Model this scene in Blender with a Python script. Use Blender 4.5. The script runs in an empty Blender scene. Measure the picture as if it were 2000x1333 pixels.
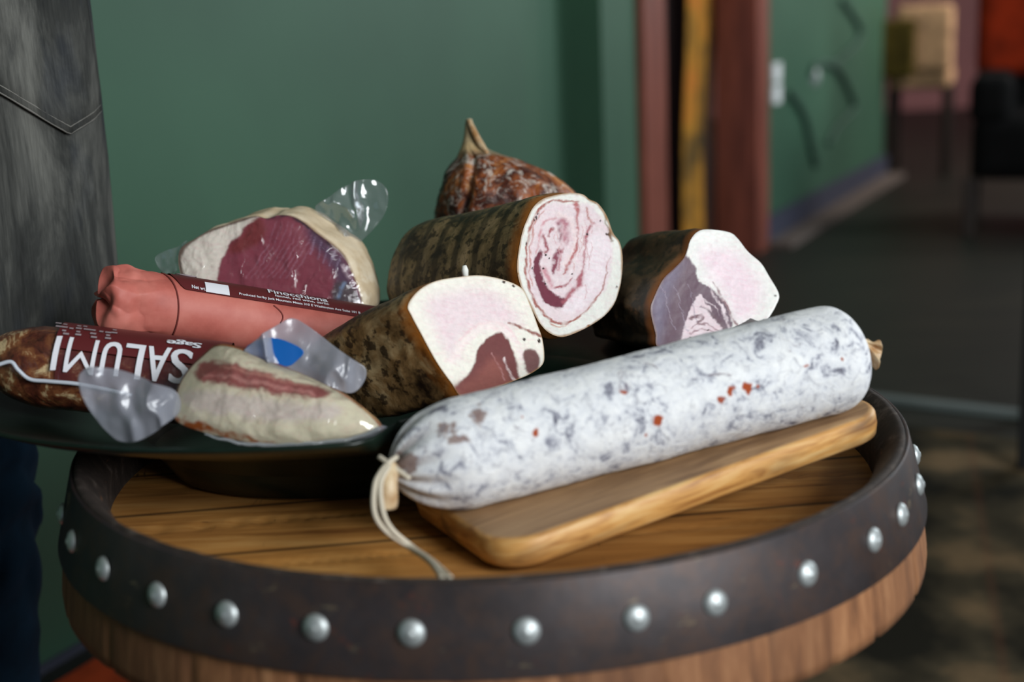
import bpy, bmesh, math, random
import numpy as np
from mathutils import Vector, Matrix
random.seed(7); rng = np.random.default_rng(7)
SC = bpy.context.scene
COL = SC.collection
# ---------------------------------------------------------------- camera
TOP = 0.52                       # height of the barrel rim above the floor
F = 2700.0
PITCH, ROLL = math.radians(13.4), math.radians(-2.4)
CAM = np.array([.018, -.950, .293 + TOP])
_cp, _sp, _cr, _sr = math.cos(PITCH), math.sin(PITCH), math.cos(ROLL), math.sin(ROLL)
FW = np.array([0, _cp, -_sp]); _u = np.array([0, _sp, _cp]); _r = np.array([1., 0, 0])
RT = _r*_cr + _u*_sr; UP = -_r*_sr + _u*_cr
cd = bpy.data.cameras.new('camera'); cam = bpy.data.objects.new('camera', cd); COL.objects.link(cam)
cd.sensor_width = 36; cd.lens = F*36/2000; cd.clip_start = .05
M = Matrix.Identity(4)
for i in range(3):
    M[i][0] = RT[i]; M[i][1] = UP[i]; M[i][2] = -FW[i]; M[i][3] = CAM[i]
cam.matrix_world = M
cd.dof.use_dof = True; cd.dof.focus_distance = 1.03; cd.dof.aperture_fstop = 3.6
SC.camera = cam
# ---------------------------------------------------------------- world, lights, exposure
w = bpy.data.worlds.new('world'); SC.world = w; w.use_nodes = True
w.node_tree.nodes['Background'].inputs[0].default_value = (.62, .75, 1, 1)
w.node_tree.nodes['Background'].inputs[1].default_value = .35
SC.view_settings.view_transform = 'Standard'; SC.view_settings.look = 'None'
SC.view_settings.gamma = 1; SC.view_settings.use_curve_mapping = False
SC.view_settings.exposure = 0.1
def area(name, loc, target, sx, sy, power, col):
    l = bpy.data.lights.new(name, 'AREA'); l.shape = 'RECTANGLE'; l.size = sx; l.size_y = sy; l.energy = power; l.color = col
    o = bpy.data.objects.new(name, l); COL.objects.link(o); o.location = loc
    d = Vector(target) - Vector(loc); o.rotation_euler = d.to_track_quat('-Z', 'Y').to_euler(); return o
area('window_daylight', (2.1, -2.4, 1.85), (0, -.2, .60), 1.5, 1.3, 118, (.94, .975, 1))
area('added_side_light', (3.3, 2.8, 1.6), (.3, 2.1, 1.0), 1.3, 1.4, 55, (.86, .95, 1))  # added light to brighten the green wall by the doorway
area('added_dining_light', (3.4, 4.7, 1.9), (1.8, 6.6, .6), 1.4, 1.4, 60, (1, .93, .86))  # added light for the camera side of the far chair, source unseen
# ---------------------------------------------------------------- picture geometry helpers (pixel of the 2000x1333 frame -> point)
def ray(x, y): return FW + RT*(x-1000)/F - UP*(y-666.5)/F
def at_depth(x, y, d): return CAM + ray(x, y)*d
def at_z(x, y, z):
    r = ray(x, y); return CAM + r*(z-CAM[2])/r[2]
def at_plane(x, y, O, n):
    r = ray(x, y); return CAM + r*(np.dot(O-CAM, n)/np.dot(r, n))
def proj(P):
    d = np.asarray(P, float) - CAM; z = d@FW
    return 1000+F*(d@RT)/z, 666.5-F*(d@UP)/z
def norm(v): v = np.asarray(v, float); return v/np.linalg.norm(v)
# ---------------------------------------------------------------- noise
def _hash(ix, iy, iz, s):
    h = (ix*374761393 + iy*668265263 + iz*2147483647 + s*974634777) & 0xffffffff
    h = ((h ^ (h >> 13))*1274126177) & 0xffffffff
    return ((h ^ (h >> 16)) & 0xffff)/65535.
def vnoise(p, s=0):
    p = np.asarray(p, float); i = np.floor(p).astype(np.int64); f = p-i; f = f*f*(3-2*f)
    r = 0
    for a in (0, 1):
        for b in (0, 1):
            for c in (0, 1):
                wgt = (f[..., 0] if a else 1-f[..., 0])*(f[..., 1] if b else 1-f[..., 1])*(f[..., 2] if c else 1-f[..., 2])
                r = r + wgt*_hash(i[..., 0]+a, i[..., 1]+b, i[..., 2]+c, s)
    return r*2-1
def fbm(p, sc, o=4, s=0):
    p = np.asarray(p, float)*sc; r = 0; a = .5
    for k in range(o): r = r + a*vnoise(p, s+k); p = p*2.03; a *= .5
    return r
def smooth(a, b, x):
    t = np.clip((x-a)/(b-a), 0, 1); return t*t*(3-2*t)
# ---------------------------------------------------------------- scene-graph helpers
def lin(c):
    c = np.asarray(c, float)/255.; return np.where(c <= .04045, c/12.92, ((c+.055)/1.055)**2.4)
def hexc(r, g, b): return tuple(lin((r, g, b))) + (1.,)
def tag(o, label=None, cat=None, group=None, kind=None):
    if label: o['label'] = label
    if cat: o['category'] = cat
    if group: o['group'] = group
    if kind: o['kind'] = kind
    return o
def empty(name, loc, label, cat, group=None):
    o = bpy.data.objects.new(name, None); COL.objects.link(o); o.location = tuple(loc); o.empty_display_size = .02
    bpy.context.view_layer.update()
    return tag(o, label, cat, group)
def obj(name, verts, faces, mat=None, parent=None, smooth_=True, colors=None, attrs=None):
    me = bpy.data.meshes.new(name); V = np.asarray(verts, float)
    if parent is not None: V = V - np.array(root_loc(parent))
    me.from_pydata([tuple(v) for v in V], [], [tuple(int(i) for i in f) for f in faces])
    if colors is not None:
        a = me.color_attributes.new('Col', 'FLOAT_COLOR', 'POINT')
        c4 = np.concatenate([colors, np.ones((len(colors), 1))], 1).astype(np.float32); a.data.foreach_set('color', c4.ravel())
    for k, v in (attrs or {}).items():
        a = me.attributes.new(k, 'FLOAT', 'POINT'); a.data.foreach_set('value', np.asarray(v, np.float32))
    if mat: me.materials.append(mat)
    if smooth_: me.polygons.foreach_set('use_smooth', [True]*len(me.polygons))
    me.update()
    o = bpy.data.objects.new(name, me); COL.objects.link(o)
    if parent is not None: o.parent = parent
    return o
def root_loc(p):
    loc = np.zeros(3)
    while p is not None: loc += np.array(p.location); p = p.parent
    return loc
def recalc(o):
    bm = bmesh.new(); bm.from_mesh(o.data); bmesh.ops.recalc_face_normals(bm, faces=bm.faces); bm.to_mesh(o.data); bm.free(); return o
def struct(o): o['kind'] = 'structure'; return o
def box_vf(c, s, R=None):
    c = np.asarray(c, float); s = np.asarray(s, float)/2
    v = np.array([[x, y, z] for x in (-1, 1) for y in (-1, 1) for z in (-1, 1)], float)*s
    if R is not None: v = v@np.asarray(R).T
    return v+c, [(0, 1, 3, 2), (4, 6, 7, 5), (0, 4, 5, 1), (2, 3, 7, 6), (0, 2, 6, 4), (1, 5, 7, 3)]
def join(parts):
    V = []; Fc = []; n = 0
    for v, f in parts:
        V.append(np.asarray(v)); Fc += [tuple(i+n for i in q) for q in f]; n += len(v)
    return np.concatenate(V), Fc
def grid_faces(n, m, wrap=False):
    Fc = []
    for i in range(n-1):
        for j in range(m if wrap else m-1):
            k = (j+1) % m; Fc.append((i*m+j, i*m+k, (i+1)*m+k, (i+1)*m+j))
    return Fc
def bevel(o, wdt, seg=3):
    m = o.modifiers.new('bevel', 'BEVEL'); m.width = wdt; m.segments = seg; m.limit_method = 'ANGLE'; return o
def catmull(P, n, closed=False):
    P = np.asarray(P, float); N = len(P); out = []
    segs = N if closed else N-1
    t = np.linspace(0, segs, n, endpoint=not closed)
    for q in t:
        i = min(int(q), segs-1); u = q-i
        g = (lambda k: P[k % N]) if closed else (lambda k: P[min(max(k, 0), N-1)])
        a, b, c, d = g(i-1), g(i), g(i+1), g(i+2)
        out.append(.5*((2*b)+(c-a)*u+(2*a-5*b+4*c-d)*u*u+(3*b-a-3*c+d)*u**3))
    return np.array(out)
def even(P, n):            # closed outline resampled evenly
    Q = catmull(P, 1200, True); d = np.linalg.norm(np.diff(np.vstack([Q, Q[:1]]), axis=0), axis=1)
    s = np.concatenate([[0], np.cumsum(d)]); t = np.linspace(0, s[-1], n, endpoint=False)
    QQ = np.vstack([Q, Q[:1]]); return np.stack([np.interp(t, s, QQ[:, k]) for k in range(Q.shape[1])], 1)
def tube(P, r, k=10, cap=True):
    P = np.asarray(P, float); n = len(P); r = np.broadcast_to(np.asarray(r, float), (n,))
    T = np.gradient(P, axis=0); T /= np.linalg.norm(T, axis=1)[:, None]+1e-12
    a = norm(np.cross(T[0], [0.13, .2, 1])); V = []
    for i in range(n):
        a = norm(a - T[i]*np.dot(a, T[i])); b = np.cross(T[i], a)
        for j in range(k):
            q = 2*math.pi*j/k; V.append(P[i]+r[i]*(math.cos(q)*a+math.sin(q)*b))
    Fc = grid_faces(n, k, True)
    if cap: Fc += [tuple(range(k))[::-1], tuple((n-1)*k+j for j in range(k))]
    return np.array(V), Fc
def lathe(prof, k=48, c=(0, 0, 0), capb=False, capt=False):
    V = []
    for r, z in prof:
        for j in range(k): q = 2*math.pi*j/k; V.append((c[0]+r*math.cos(q), c[1]+r*math.sin(q), c[2]+z))
    Fc = grid_faces(len(prof), k, True)
    if capb: Fc.append(tuple(range(k))[::-1])
    if capt: Fc.append(tuple((len(prof)-1)*k+j for j in range(k)))
    return np.array(V), Fc
# ---------------------------------------------------------------- material helpers
class NT:
    def __init__(s, name, rough=.5, **kw):
        s.m = bpy.data.materials.new(name); s.m.use_nodes = True; s.t = s.m.node_tree; s.n = s.t.nodes; s.b = s.n['Principled BSDF']
        s.b.inputs['Roughness'].default_value = rough
        for k, v in kw.items(): s.b.inputs[k.replace('_', ' ')].default_value = v
    def L(s, a, b): s.t.links.new(a, b)
    def coord(s, scale=(1, 1, 1), rot=(0, 0, 0)):
        c = s.n.new('ShaderNodeTexCoord'); mp = s.n.new('ShaderNodeMapping'); mp.inputs['Scale'].default_value = scale; mp.inputs['Rotation'].default_value = rot
        s.L(c.outputs['Object'], mp.inputs[0]); return mp.outputs[0]
    def noise(s, co, sc, det=5, rough=.6, dist=0):
        x = s.n.new('ShaderNodeTexNoise'); x.inputs['Scale'].default_value = sc; x.inputs['Detail'].default_value = det
        x.inputs['Roughness'].default_value = rough; x.inputs['Distortion'].default_value = dist; s.L(co, x.inputs['Vector']); return x.outputs['Fac']
    def vor(s, co, sc, feat='F1', out='Distance'):
        x = s.n.new('ShaderNodeTexVoronoi'); x.inputs['Scale'].default_value = sc; x.feature = feat; s.L(co, x.inputs['Vector']); return x.outputs[out]
    def ramp(s, fac, stops, interp='LINEAR'):
        r = s.n.new('ShaderNodeValToRGB'); r.color_ramp.interpolation = interp; e = r.color_ramp.elements
        while len(e) < len(stops): e.new(.5)
        for q, (p, c) in zip(e, stops): q.position = p; q.color = c if len(c) == 4 else hexc(*c)
        s.L(fac, r.inputs[0]); return r.outputs[0]
    def mix(s, fac, a, b, mode='MIX'):
        x = s.n.new('ShaderNodeMix'); x.data_type = 'RGBA'; x.blend_type = mode
        for v, k in ((fac, 0), (a, 6), (b, 7)):
            if isinstance(v, (int, float)): x.inputs[k].default_value = v
            elif isinstance(v, tuple): x.inputs[k].default_value = v if len(v) == 4 else hexc(*v)
            else: s.L(v, x.inputs[k])
        return x.outputs[2]
    def math(s, op, a, b=0.):
        x = s.n.new('ShaderNodeMath'); x.operation = op
        for i, v in enumerate((a, b)):
            if isinstance(v, (int, float)): x.inputs[i].default_value = v
            else: s.L(v, x.inputs[i])
        return x.outputs[0]
    def attr(s, name):
        x = s.n.new('ShaderNodeAttribute'); x.attribute_name = name; return x
    def col(s, c):
        if isinstance(c, tuple): s.b.inputs['Base Color'].default_value = c if len(c) == 4 else hexc(*c)
        else: s.L(c, s.b.inputs['Base Color'])
        return s
    def bump(s, h, st=.3, d=.002, chain=None):
        x = s.n.new('ShaderNodeBump'); x.inputs['Strength'].default_value = st; x.inputs['Distance'].default_value = d
        s.L(h, x.inputs['Height'])
        if chain is not None: s.L(chain, x.inputs['Normal'])
        s.L(x.outputs[0], s.b.inputs['Normal']); return x.outputs[0]
def plain(name, c, rough=.6, **kw): return NT(name, rough, **kw).col(c).m
BW = lambda v: (v, v, v, 1.)

def m_wood_barrel_head():
    t = NT('oak_barrel_head', .55); co = t.coord((2.2, 26, 26), (0, 0, .12))
    g = t.noise(co, 3.2, 8, .65, .6); c = t.ramp(g, [(.25, (132, 82, 36)), (.5, (190, 132, 66)), (.75, (216, 164, 96))])
    big = t.noise(t.coord((3, 9, 3)), 2, 3); c = t.mix(t.ramp(big, [(.45, BW(0)), (.7, BW(.45))]), c, (118, 72, 32), 'MIX')
    k = t.noise(t.coord((8, 60, 8), (0, 0, .12)), 3, 4); c = t.mix(t.ramp(k, [(.66, BW(0)), (.74, BW(.7))]), c, (60, 36, 18))
    sx = t.n.new('ShaderNodeSeparateXYZ'); t.L(t.coord((1, 1, 1), (0, 0, -.12)), sx.inputs[0])
    pg = t.math('PINGPONG', t.math('ADD', sx.outputs[1], .031), .043); c = t.mix(t.ramp(pg, [(.0, BW(.85)), (.0016, BW(0))]), c, (34, 20, 10))
    ck = t.noise(t.coord((30, 5, 5)), 1.6, 4, .6, .8); c = t.mix(t.ramp(ck, [(.70, BW(0)), (.74, BW(.8))]), c, (40, 24, 12))
    t.col(c); t.bump(g, .25, .001); return t.m
def m_stave():
    t = NT('oak_staves', .75); co = t.coord((40, 40, 5)); g = t.noise(co, 2.6, 7, .65, .3)
    c = t.ramp(g, [(.25, (84, 52, 32)), (.5, (146, 98, 62)), (.78, (184, 134, 92))])
    a = t.attr('stave'); c = t.mix(t.math('MULTIPLY', a.outputs['Fac'], .6), c, (86, 54, 34))
    t.col(c); t.bump(g, .5, .0015); return t.m
def m_chime():
    t = NT('charred_chime', .8); g = t.noise(t.coord((30, 30, 30)), 2, 6, .7)
    t.col(t.ramp(g, [(.3, (28, 22, 19)), (.55, (54, 44, 38)), (.72, (104, 94, 86))])); t.bump(g, .6, .0015); return t.m
def m_hoop():
    t = NT('weathered_iron', .5, Metallic=.35, Specular_IOR_Level=.4); co = t.coord()
    g = t.noise(co, 14, 7, .65); c = t.ramp(g, [(.3, (46, 41, 42)), (.55, (62, 56, 57)), (.75, (78, 70, 69))])
    br = t.noise(co, 38, 6, .75, .4); c = t.mix(t.ramp(br, [(.44, BW(0)), (.62, BW(.55))]), c, (84, 62, 50)); r = t.noise(co, 30, 7, .78); c = t.mix(t.ramp(r, [(.62, BW(0)), (.70, BW(.7))]), c, (128, 60, 38))
    q = t.noise(t.coord((1, 1, 2.5)), 31, 5, .7); c = t.mix(t.ramp(q, [(.63, BW(0)), (.70, BW(.7))]), c, (132, 118, 92))
    t.col(c); t.bump(t.noise(co, 60, 5), .35, .0008); return t.m
def m_board():
    t = NT('acacia_board', .5); co = t.coord((3.0, 26, 40)); g = t.noise(co, 2.2, 7, .6, .9)
    c = t.ramp(g, [(.28, (98, 70, 48)), (.5, (158, 124, 88)), (.74, (194, 160, 118))])
    v = t.attr('edge'); c2 = t.ramp(t.noise(t.coord((7, 12, 60)), 2, 5, .6, 1.4), [(.3, (150, 96, 46)), (.5, (206, 152, 84)), (.7, (226, 186, 124))])
    c = t.mix(v.outputs['Fac'], c, c2)
    k = t.noise(t.coord((2.2, 12, 12)), 2.3, 3, .5, .6); c = t.mix(t.ramp(k, [(.54, BW(0)), (.66, BW(.8))]), c, (92, 64, 46))
    t.col(c); t.bump(g, .15, .0006); return t.m
def m_attr_color(name, rough=.42, sub=.0, bsc=260, bst=.12, coat=0., warp=True):
    t = NT(name, rough, Specular_IOR_Level=.45, Coat_Weight=coat)
    c = t.attr('Col').outputs['Color']; g = t.noise(t.coord(), bsc, 4, .6)
    c = t.mix(.35, c, t.ramp(g, [(.3, BW(.78)), (.7, BW(1.15))]), 'MULTIPLY') if warp else c
    if sub: t.b.inputs['Subsurface Weight'].default_value = sub; t.b.inputs['Subsurface Radius'].default_value = (.006, .003, .002); t.b.inputs['Subsurface Scale'].default_value = .5
    t.col(c); t.bump(g, bst, .0006); return t.m
def m_rind(name, dark, mid, light, sc=40, orange=(150, 84, 30), bands=False, ow=.1, thr=(.42, .52, .62)):
    t = NT(name, .5, Specular_IOR_Level=.4); co = t.coord((1, 1, 1)); g = t.noise(co, sc, 7, .68, .3)
    c = t.ramp(g, [(thr[0]-.06, dark), (thr[1], mid), (thr[2]+.06, light)])
    g2 = t.noise(co, sc*3.2, 4, .6); c = t.mix(t.ramp(g2, [(.52, BW(0)), (.6, BW(.85))]), c, dark)
    at = t.attr('t').outputs['Fac']
    if bands:
        wv = t.math('SINE', t.math('MULTIPLY', t.math('ADD', at, t.math('MULTIPLY', g, .06)), 27.)); c = t.mix(t.ramp(wv, [(.35, BW(0)), (.8, BW(.7))]), c, dark)
    e = t.math('ADD', at, t.math('MULTIPLY', g, ow)); c = t.mix(t.ramp(e, [(ow*.5, BW(1)), (ow*1.15, BW(0))]), c, orange)
    t.col(c); t.bump(g, .5, .0015); return t.m
def m_film(name, alpha=.14, tint=(.9, .95, 1, 1), bsc=60, bst=.6, gloss=.09, cloudy=0.):
    m = bpy.data.materials.new(name); m.use_nodes = True; t = m.node_tree; n = t.nodes; n.clear()
    out = n.new('ShaderNodeOutputMaterial'); tr = n.new('ShaderNodeBsdfTransparent'); gl = n.new('ShaderNodeBsdfGlossy'); df = n.new('ShaderNodeBsdfDiffuse'); tl = n.new('ShaderNodeBsdfTranslucent')
    gl.inputs['Roughness'].default_value = gloss; df.inputs[0].default_value = tint; tl.inputs[0].default_value = tint; tr.inputs[0].default_value = (.97, .98, .99, 1)
    lw = n.new('ShaderNodeLayerWeight'); lw.inputs[0].default_value = .28
    co = n.new('ShaderNodeTexCoord'); nz = n.new('ShaderNodeTexNoise'); nz.inputs['Scale'].default_value = bsc; nz.inputs['Detail'].default_value = 4; nz.inputs['Distortion'].default_value = 1.5
    bp = n.new('ShaderNodeBump'); bp.inputs['Strength'].default_value = bst; bp.inputs['Distance'].default_value = .003
    t.links.new(co.outputs['Object'], nz.inputs[0]); t.links.new(nz.outputs[0], bp.inputs['Height']); t.links.new(bp.outputs[0], gl.inputs['Normal']); t.links.new(bp.outputs[0], lw.inputs['Normal'])
    a = n.new('ShaderNodeMath'); a.operation = 'MULTIPLY_ADD'; a.inputs[1].default_value = .6; a.inputs[2].default_value = alpha; t.links.new(lw.outputs['Fresnel'], a.inputs[0])
    m1 = n.new('ShaderNodeMixShader'); t.links.new(a.outputs[0], m1.inputs[0]); t.links.new(tr.outputs[0], m1.inputs[1]); t.links.new(gl.outputs[0], m1.inputs[2])
    m0 = n.new('ShaderNodeMixShader'); m0.inputs[0].default_value = .5; t.links.new(df.outputs[0], m0.inputs[1]); t.links.new(tl.outputs[0], m0.inputs[2])
    m2 = n.new('ShaderNodeMixShader'); m2.inputs[0].default_value = cloudy; t.links.new(m1.outputs[0], m2.inputs[1]); t.links.new(m0.outputs[0], m2.inputs[2])
    t.links.new(m2.outputs[0], out.inputs[0]); return m

def m_wall_paint(name, c, v=.06):
    t = NT(name, .55, Specular_IOR_Level=.3); co = t.coord(); g = t.noise(co, 1.6, 4, .5)
    c2 = tuple(int(q*(1-v*2)) for q in c); t.col(t.ramp(g, [(.35, c2), (.65, c)])); t.bump(t.noise(co, 140, 3), .12, .001); return t.m
def m_denim():
    t = NT('tie_dyed_denim', .9, Specular_IOR_Level=.1); co = t.coord((9, 9, 3)); g = t.noise(co, 1.6, 6, .65, .6)
    c = t.ramp(g, [(.3, (26, 27, 28)), (.5, (56, 57, 55)), (.7, (102, 102, 97))])
    b = t.noise(t.coord((5, 5, 3)), 2.4, 3); c = t.mix(t.ramp(b, [(.5, BW(0)), (.66, BW(.55))]), c, (44, 50, 62))
    st = t.noise(t.coord((160, 160, 12)), 3, 3, .6); c = t.mix(.45, c, t.ramp(st, [(.3, BW(.55)), (.7, BW(1.35))]), 'MULTIPLY')
    t.col(c); t.bump(st, .5, .0008); return t.m
def m_cloth(name, c, sc=300):
    t = NT(name, .9, Specular_IOR_Level=.1); g = t.noise(t.coord(), 12, 4); c2 = tuple(int(q*.7) for q in c)
    t.col(t.ramp(g, [(.35, c2), (.65, c)])); t.bump(t.noise(t.coord(), sc, 3), .3, .0008); return t.m
def m_floor():
    t = NT('dark_wood_floor', .5, Specular_IOR_Level=.35); co = t.coord((1, 9, 1), (0, 0, .49)); g = t.noise(co, 2.5, 6, .6, .4)
    t.col(t.ramp(g, [(.3, (14, 16, 12)), (.55, (26, 27, 20)), (.75, (44, 38, 28))])); return t.m
def m_plaid():
    t = NT('plaid_carpet', .95, Specular_IOR_Level=.05); co = t.coord((1, 1, 1), (0, 0, .28))
    sx = t.n.new('ShaderNodeSeparateXYZ'); t.L(co, sx.inputs[0])
    a = t.math('SINE', t.math('MULTIPLY', sx.outputs[0], 38)); b = t.math('SINE', t.math('MULTIPLY', sx.outputs[1], 30))
    a2 = t.math('SINE', t.math('MULTIPLY', sx.outputs[0], 17)); b2 = t.math('SINE', t.math('MULTIPLY', sx.outputs[1], 13))
    s = t.math('ADD', t.math('ADD', a, b), t.math('ADD', a2, b2)); n = t.math('ADD', t.math('MULTIPLY', s, .12), t.noise(t.coord(), 9, 4))
    c = t.ramp(n, [(.3, (34, 32, 26)), (.6, (70, 62, 48)), (.85, (112, 92, 68))])
    l = t.math('SINE', t.math('MULTIPLY', sx.outputs[0], 19)); c = t.mix(t.ramp(l, [(.985, BW(0)), (.998, BW(.12))]), c, (120, 66, 46))
    t.col(c); t.bump(t.noise(t.coord(), 260, 3), .5, .002); return t.m
def m_salami():
    t = NT('white_mould_casing', .75, Specular_IOR_Level=.25); co = t.coord(); 
    wn = t.n.new('ShaderNodeTexNoise'); wn.inputs['Scale'].default_value = 34; wn.inputs['Detail'].default_value = 4; t.L(co, wn.inputs[0])
    va = t.n.new('ShaderNodeVectorMath'); va.operation = 'MULTIPLY_ADD'; t.L(wn.outputs['Color'], va.inputs[0]); va.inputs[1].default_value = (.024, .024, .024); t.L(co, va.inputs[2]); wc = va.outputs[0]
    n1 = t.noise(wc, 74, 7, .72, .5); c = t.ramp(n1, [(.32, (92, 90, 102)), (.39, (160, 162, 174)), (.455, (226, 228, 232)), (.6, (243, 244, 244))])
    n2 = t.noise(co, 46, 7, .78, 1.2); c = t.mix(t.ramp(n2, [(.33, BW(.8)), (.40, BW(0))]), c, (118, 104, 116))
    c = t.mix(t.attr('spot').outputs['Fac'], c, (168, 74, 34)); c = t.mix(t.attr('brown').outputs['Fac'], c, (126, 92, 78))
    n3 = t.noise(co, 130, 5, .7, .8); c = t.mix(t.ramp(n3, [(.36, BW(.45)), (.46, BW(0))]), c, (140, 140, 152)); t.col(c); t.bump(n1, .7, .002); return t.m

MT = dict(head=m_wood_barrel_head(), stave=m_stave(), chime=m_chime(), hoop=m_hoop(), board=m_board(), green=m_wall_paint('sage_green_paint', (60, 95, 74)),
          denim=m_denim(), salami=m_salami(), floor=m_floor(), plaid=m_plaid())
MT['rivet'] = plain('galvanised_steel', (190, 196, 196), .5, Metallic=.7)
MT['dish'] = None
def m_dish():
    t = NT('dark_green_glaze', .32, Specular_IOR_Level=.45); g = t.noise(t.coord(), 30, 5)
    t.col(t.ramp(g, [(.3, (9, 20, 15)), (.7, (22, 36, 28))])); t.bump(t.noise(t.coord(), 90, 4), .15, .001); return t.m
MT['dish'] = m_dish()
# ================================================================ ROOM
wa = at_z(80, 1315, 0); wb = at_z(1725, 345, 0); WD = norm((wb-wa)*[1, 1, 0]); WN = np.array([WD[1], -WD[0], 0])   # wall direction, normal towards the room
def W(s, d, z): return wa*[1, 1, 0] + WD*s - WN*d + np.array([0, 0, z])
def wall_s(x, y=300, d=0.):
    P = at_plane(x, y, W(0, d, 0), WN); return float(np.dot(P-wa, WD))
def wbox(name, s0, s1, d0, d1, z0, z1, mat):
    c = W((s0+s1)/2, (d0+d1)/2, (z0+z1)/2); R = np.array([WD, -WN, [0, 0, 1]]).T
    v, f = box_vf(c, (s1-s0, d1-d0, z1-z0), R); return obj(name, v, f, mat, None, False)
CEIL = 2.7
s_a, s_b, s_k = wall_s(1030), wall_s(1247), wall_s(1180)
# recess depth: back corner of the lit jamb is seen at x = 1180
rd = .05
for k in range(200):
    rd = .02+k*.01
    if proj(W(s_k, rd, .6))[0] < 1113: break
print('recess', rd, s_a, s_k, s_b)
struct(wbox('wall_left', -2.3, s_a, 0, .12, 0, CEIL, MT['green']))
struct(wbox('wall_left_recess', s_a-.5, s_b+.0, rd, rd+.06, 0, CEIL, MT['green']))
struct(wbox('wall_left_return', s_a-.5, s_a-.44, .12, rd, 0, CEIL, MT['green']))
s_c, s_d = wall_s(1290), wall_s(1468); s_e = wall_s(1490); s_f = wall_s(1728, 200)
struct(wbox('wall_left_jamb', s_k, s_b, 0, rd+.06, 0, CEIL, MT['green']))
brown = NT('reddish_brown_wood', .45); _g = brown.noise(brown.coord((14, 14, 2)), 2, 5); brown.col(brown.ramp(_g, [(.3, (92, 46, 36)), (.7, (140, 76, 60))])); brown = brown.m
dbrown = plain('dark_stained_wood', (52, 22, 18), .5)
struct(wbox('trim_1', s_b+.0, s_c, -.02, .12, 0, CEIL-.3, brown))
struct(wbox('trim_2', s_d, s_e, -.02, .12, 0, CEIL-.3, brown))
struct(wbox('wall_left_far', s_e, s_f, 0, .12, 0, CEIL, MT['green']))
struct(wbox('wall_left_header', s_b, s_e, 0, .12, CEIL-.3, CEIL, MT['green']))
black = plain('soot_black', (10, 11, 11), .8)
# dark cupboard room behind the doorway
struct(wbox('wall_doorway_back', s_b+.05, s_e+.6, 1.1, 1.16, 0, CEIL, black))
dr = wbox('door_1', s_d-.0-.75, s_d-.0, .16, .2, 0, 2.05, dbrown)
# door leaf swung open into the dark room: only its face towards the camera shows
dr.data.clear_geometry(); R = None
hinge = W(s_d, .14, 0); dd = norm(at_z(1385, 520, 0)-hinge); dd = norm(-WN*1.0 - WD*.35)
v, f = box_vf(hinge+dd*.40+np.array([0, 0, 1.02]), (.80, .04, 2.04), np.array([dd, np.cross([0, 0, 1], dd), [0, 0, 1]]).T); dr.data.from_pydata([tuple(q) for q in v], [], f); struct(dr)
bb = plain('slate_baseboard', (52, 54, 70), .6); bb2 = plain('stone_threshold', (96, 84, 78), .7)
struct(wbox('baseboard_left', s_e, s_f, -.02, 0, 0, .1, bb)); struct(wbox('trim_3', s_e, s_f, -.1, -.02, 0, .02, bb2))
struct(wbox('baseboard_near', -2.3, s_a, -.006, 0, 0, .012, bb))
def fbox(name, c, s, mat, R=None): v, f = box_vf(c, s, R); return struct(obj(name, v, f, mat, None, False))
fbox('floor', (1.5, 4, -.05), (12, 18, .1), MT['floor'])
fbox('ceiling', (1.5, 4, CEIL+.05), (12, 18, .1), plain('ceiling_white', (150, 150, 145), .9))
pink = m_wall_paint('dusty_pink_paint', (150, 98, 98))
pf = at_z(1880, 212, 0); fbox('wall_far', (2.5, pf[1]+.1, CEIL/2), (9, .1, CEIL), pink)
wr = m_wall_paint('dim_plaster', (120, 118, 110))
fbox('wall_right_near', (3.6, -2.6, CEIL/2), (.1, 1.2, CEIL), wr); fbox('wall_right', (3.6, 2.0, CEIL/2), (.1, 3.9, CEIL), wr)
fbox('wall_right_sill', (3.6, -1.0, .3), (.1, 2.1, .6), wr); fbox('wall_right_lintel', (3.6, -1.0, 2.5), (.1, 2.1, .4), wr)
fbox('wall_back', (1.0, -3.2, CEIL/2), (6, .1, CEIL), wr)
fr = join([box_vf((3.6, -1.0, z), (.06, 2.1, .06)) for z in (.63, 2.27)]+[box_vf((3.6, y, 1.45), (.06, .06, 1.7)) for y in (-2.02, -1.0, .02)])
struct(obj('window_1', fr[0], fr[1], plain('white_window_frame', (220, 220, 215), .5), None, False))
# carpet, threshold strip, orange runner
q0, q1 = at_z(1752, 788, 0), at_z(1968, 812, 0); td = norm(q1-q0)
c = (q0+q1)/2; v, f = box_vf(c+td*.35-np.array([0, 0, 0])+np.array([0, 0, .006]), (1.5, .035, .012), np.array([td, np.cross([0, 0, 1], td), [0, 0, 1]]).T)
struct(obj('trim_4', v, f, plain('worn_grey_strip', (92, 100, 98), .5), None, False))
nn = np.cross([0, 0, 1], td); cc = c - nn*.92*(1 if nn[1] > 0 else -1) + td*.66
v, f = box_vf(cc+np.array([0, 0, .004]), (1.45, 1.5, .008), np.array([td, nn, [0, 0, 1]]).T)
tag(obj('plaid_rug', v, f, MT['plaid'], None, False), 'dark brown and tan plaid rug on the floor right of the barrel', 'rug')
g0, g1 = at_z(60, 1330, 0), at_z(165, 1268, 0)
cc = W(.25, -.30, .004); v, f = box_vf(cc, (2.3, .5, .008), np.array([WD, WN, [0, 0, 1]]).T)
tag(obj('floor_runner', v, f, m_cloth('terracotta_weave', (196, 78, 40)), None, False), 'terracotta orange runner on the floor at the foot of the green wall', 'rug')
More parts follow.
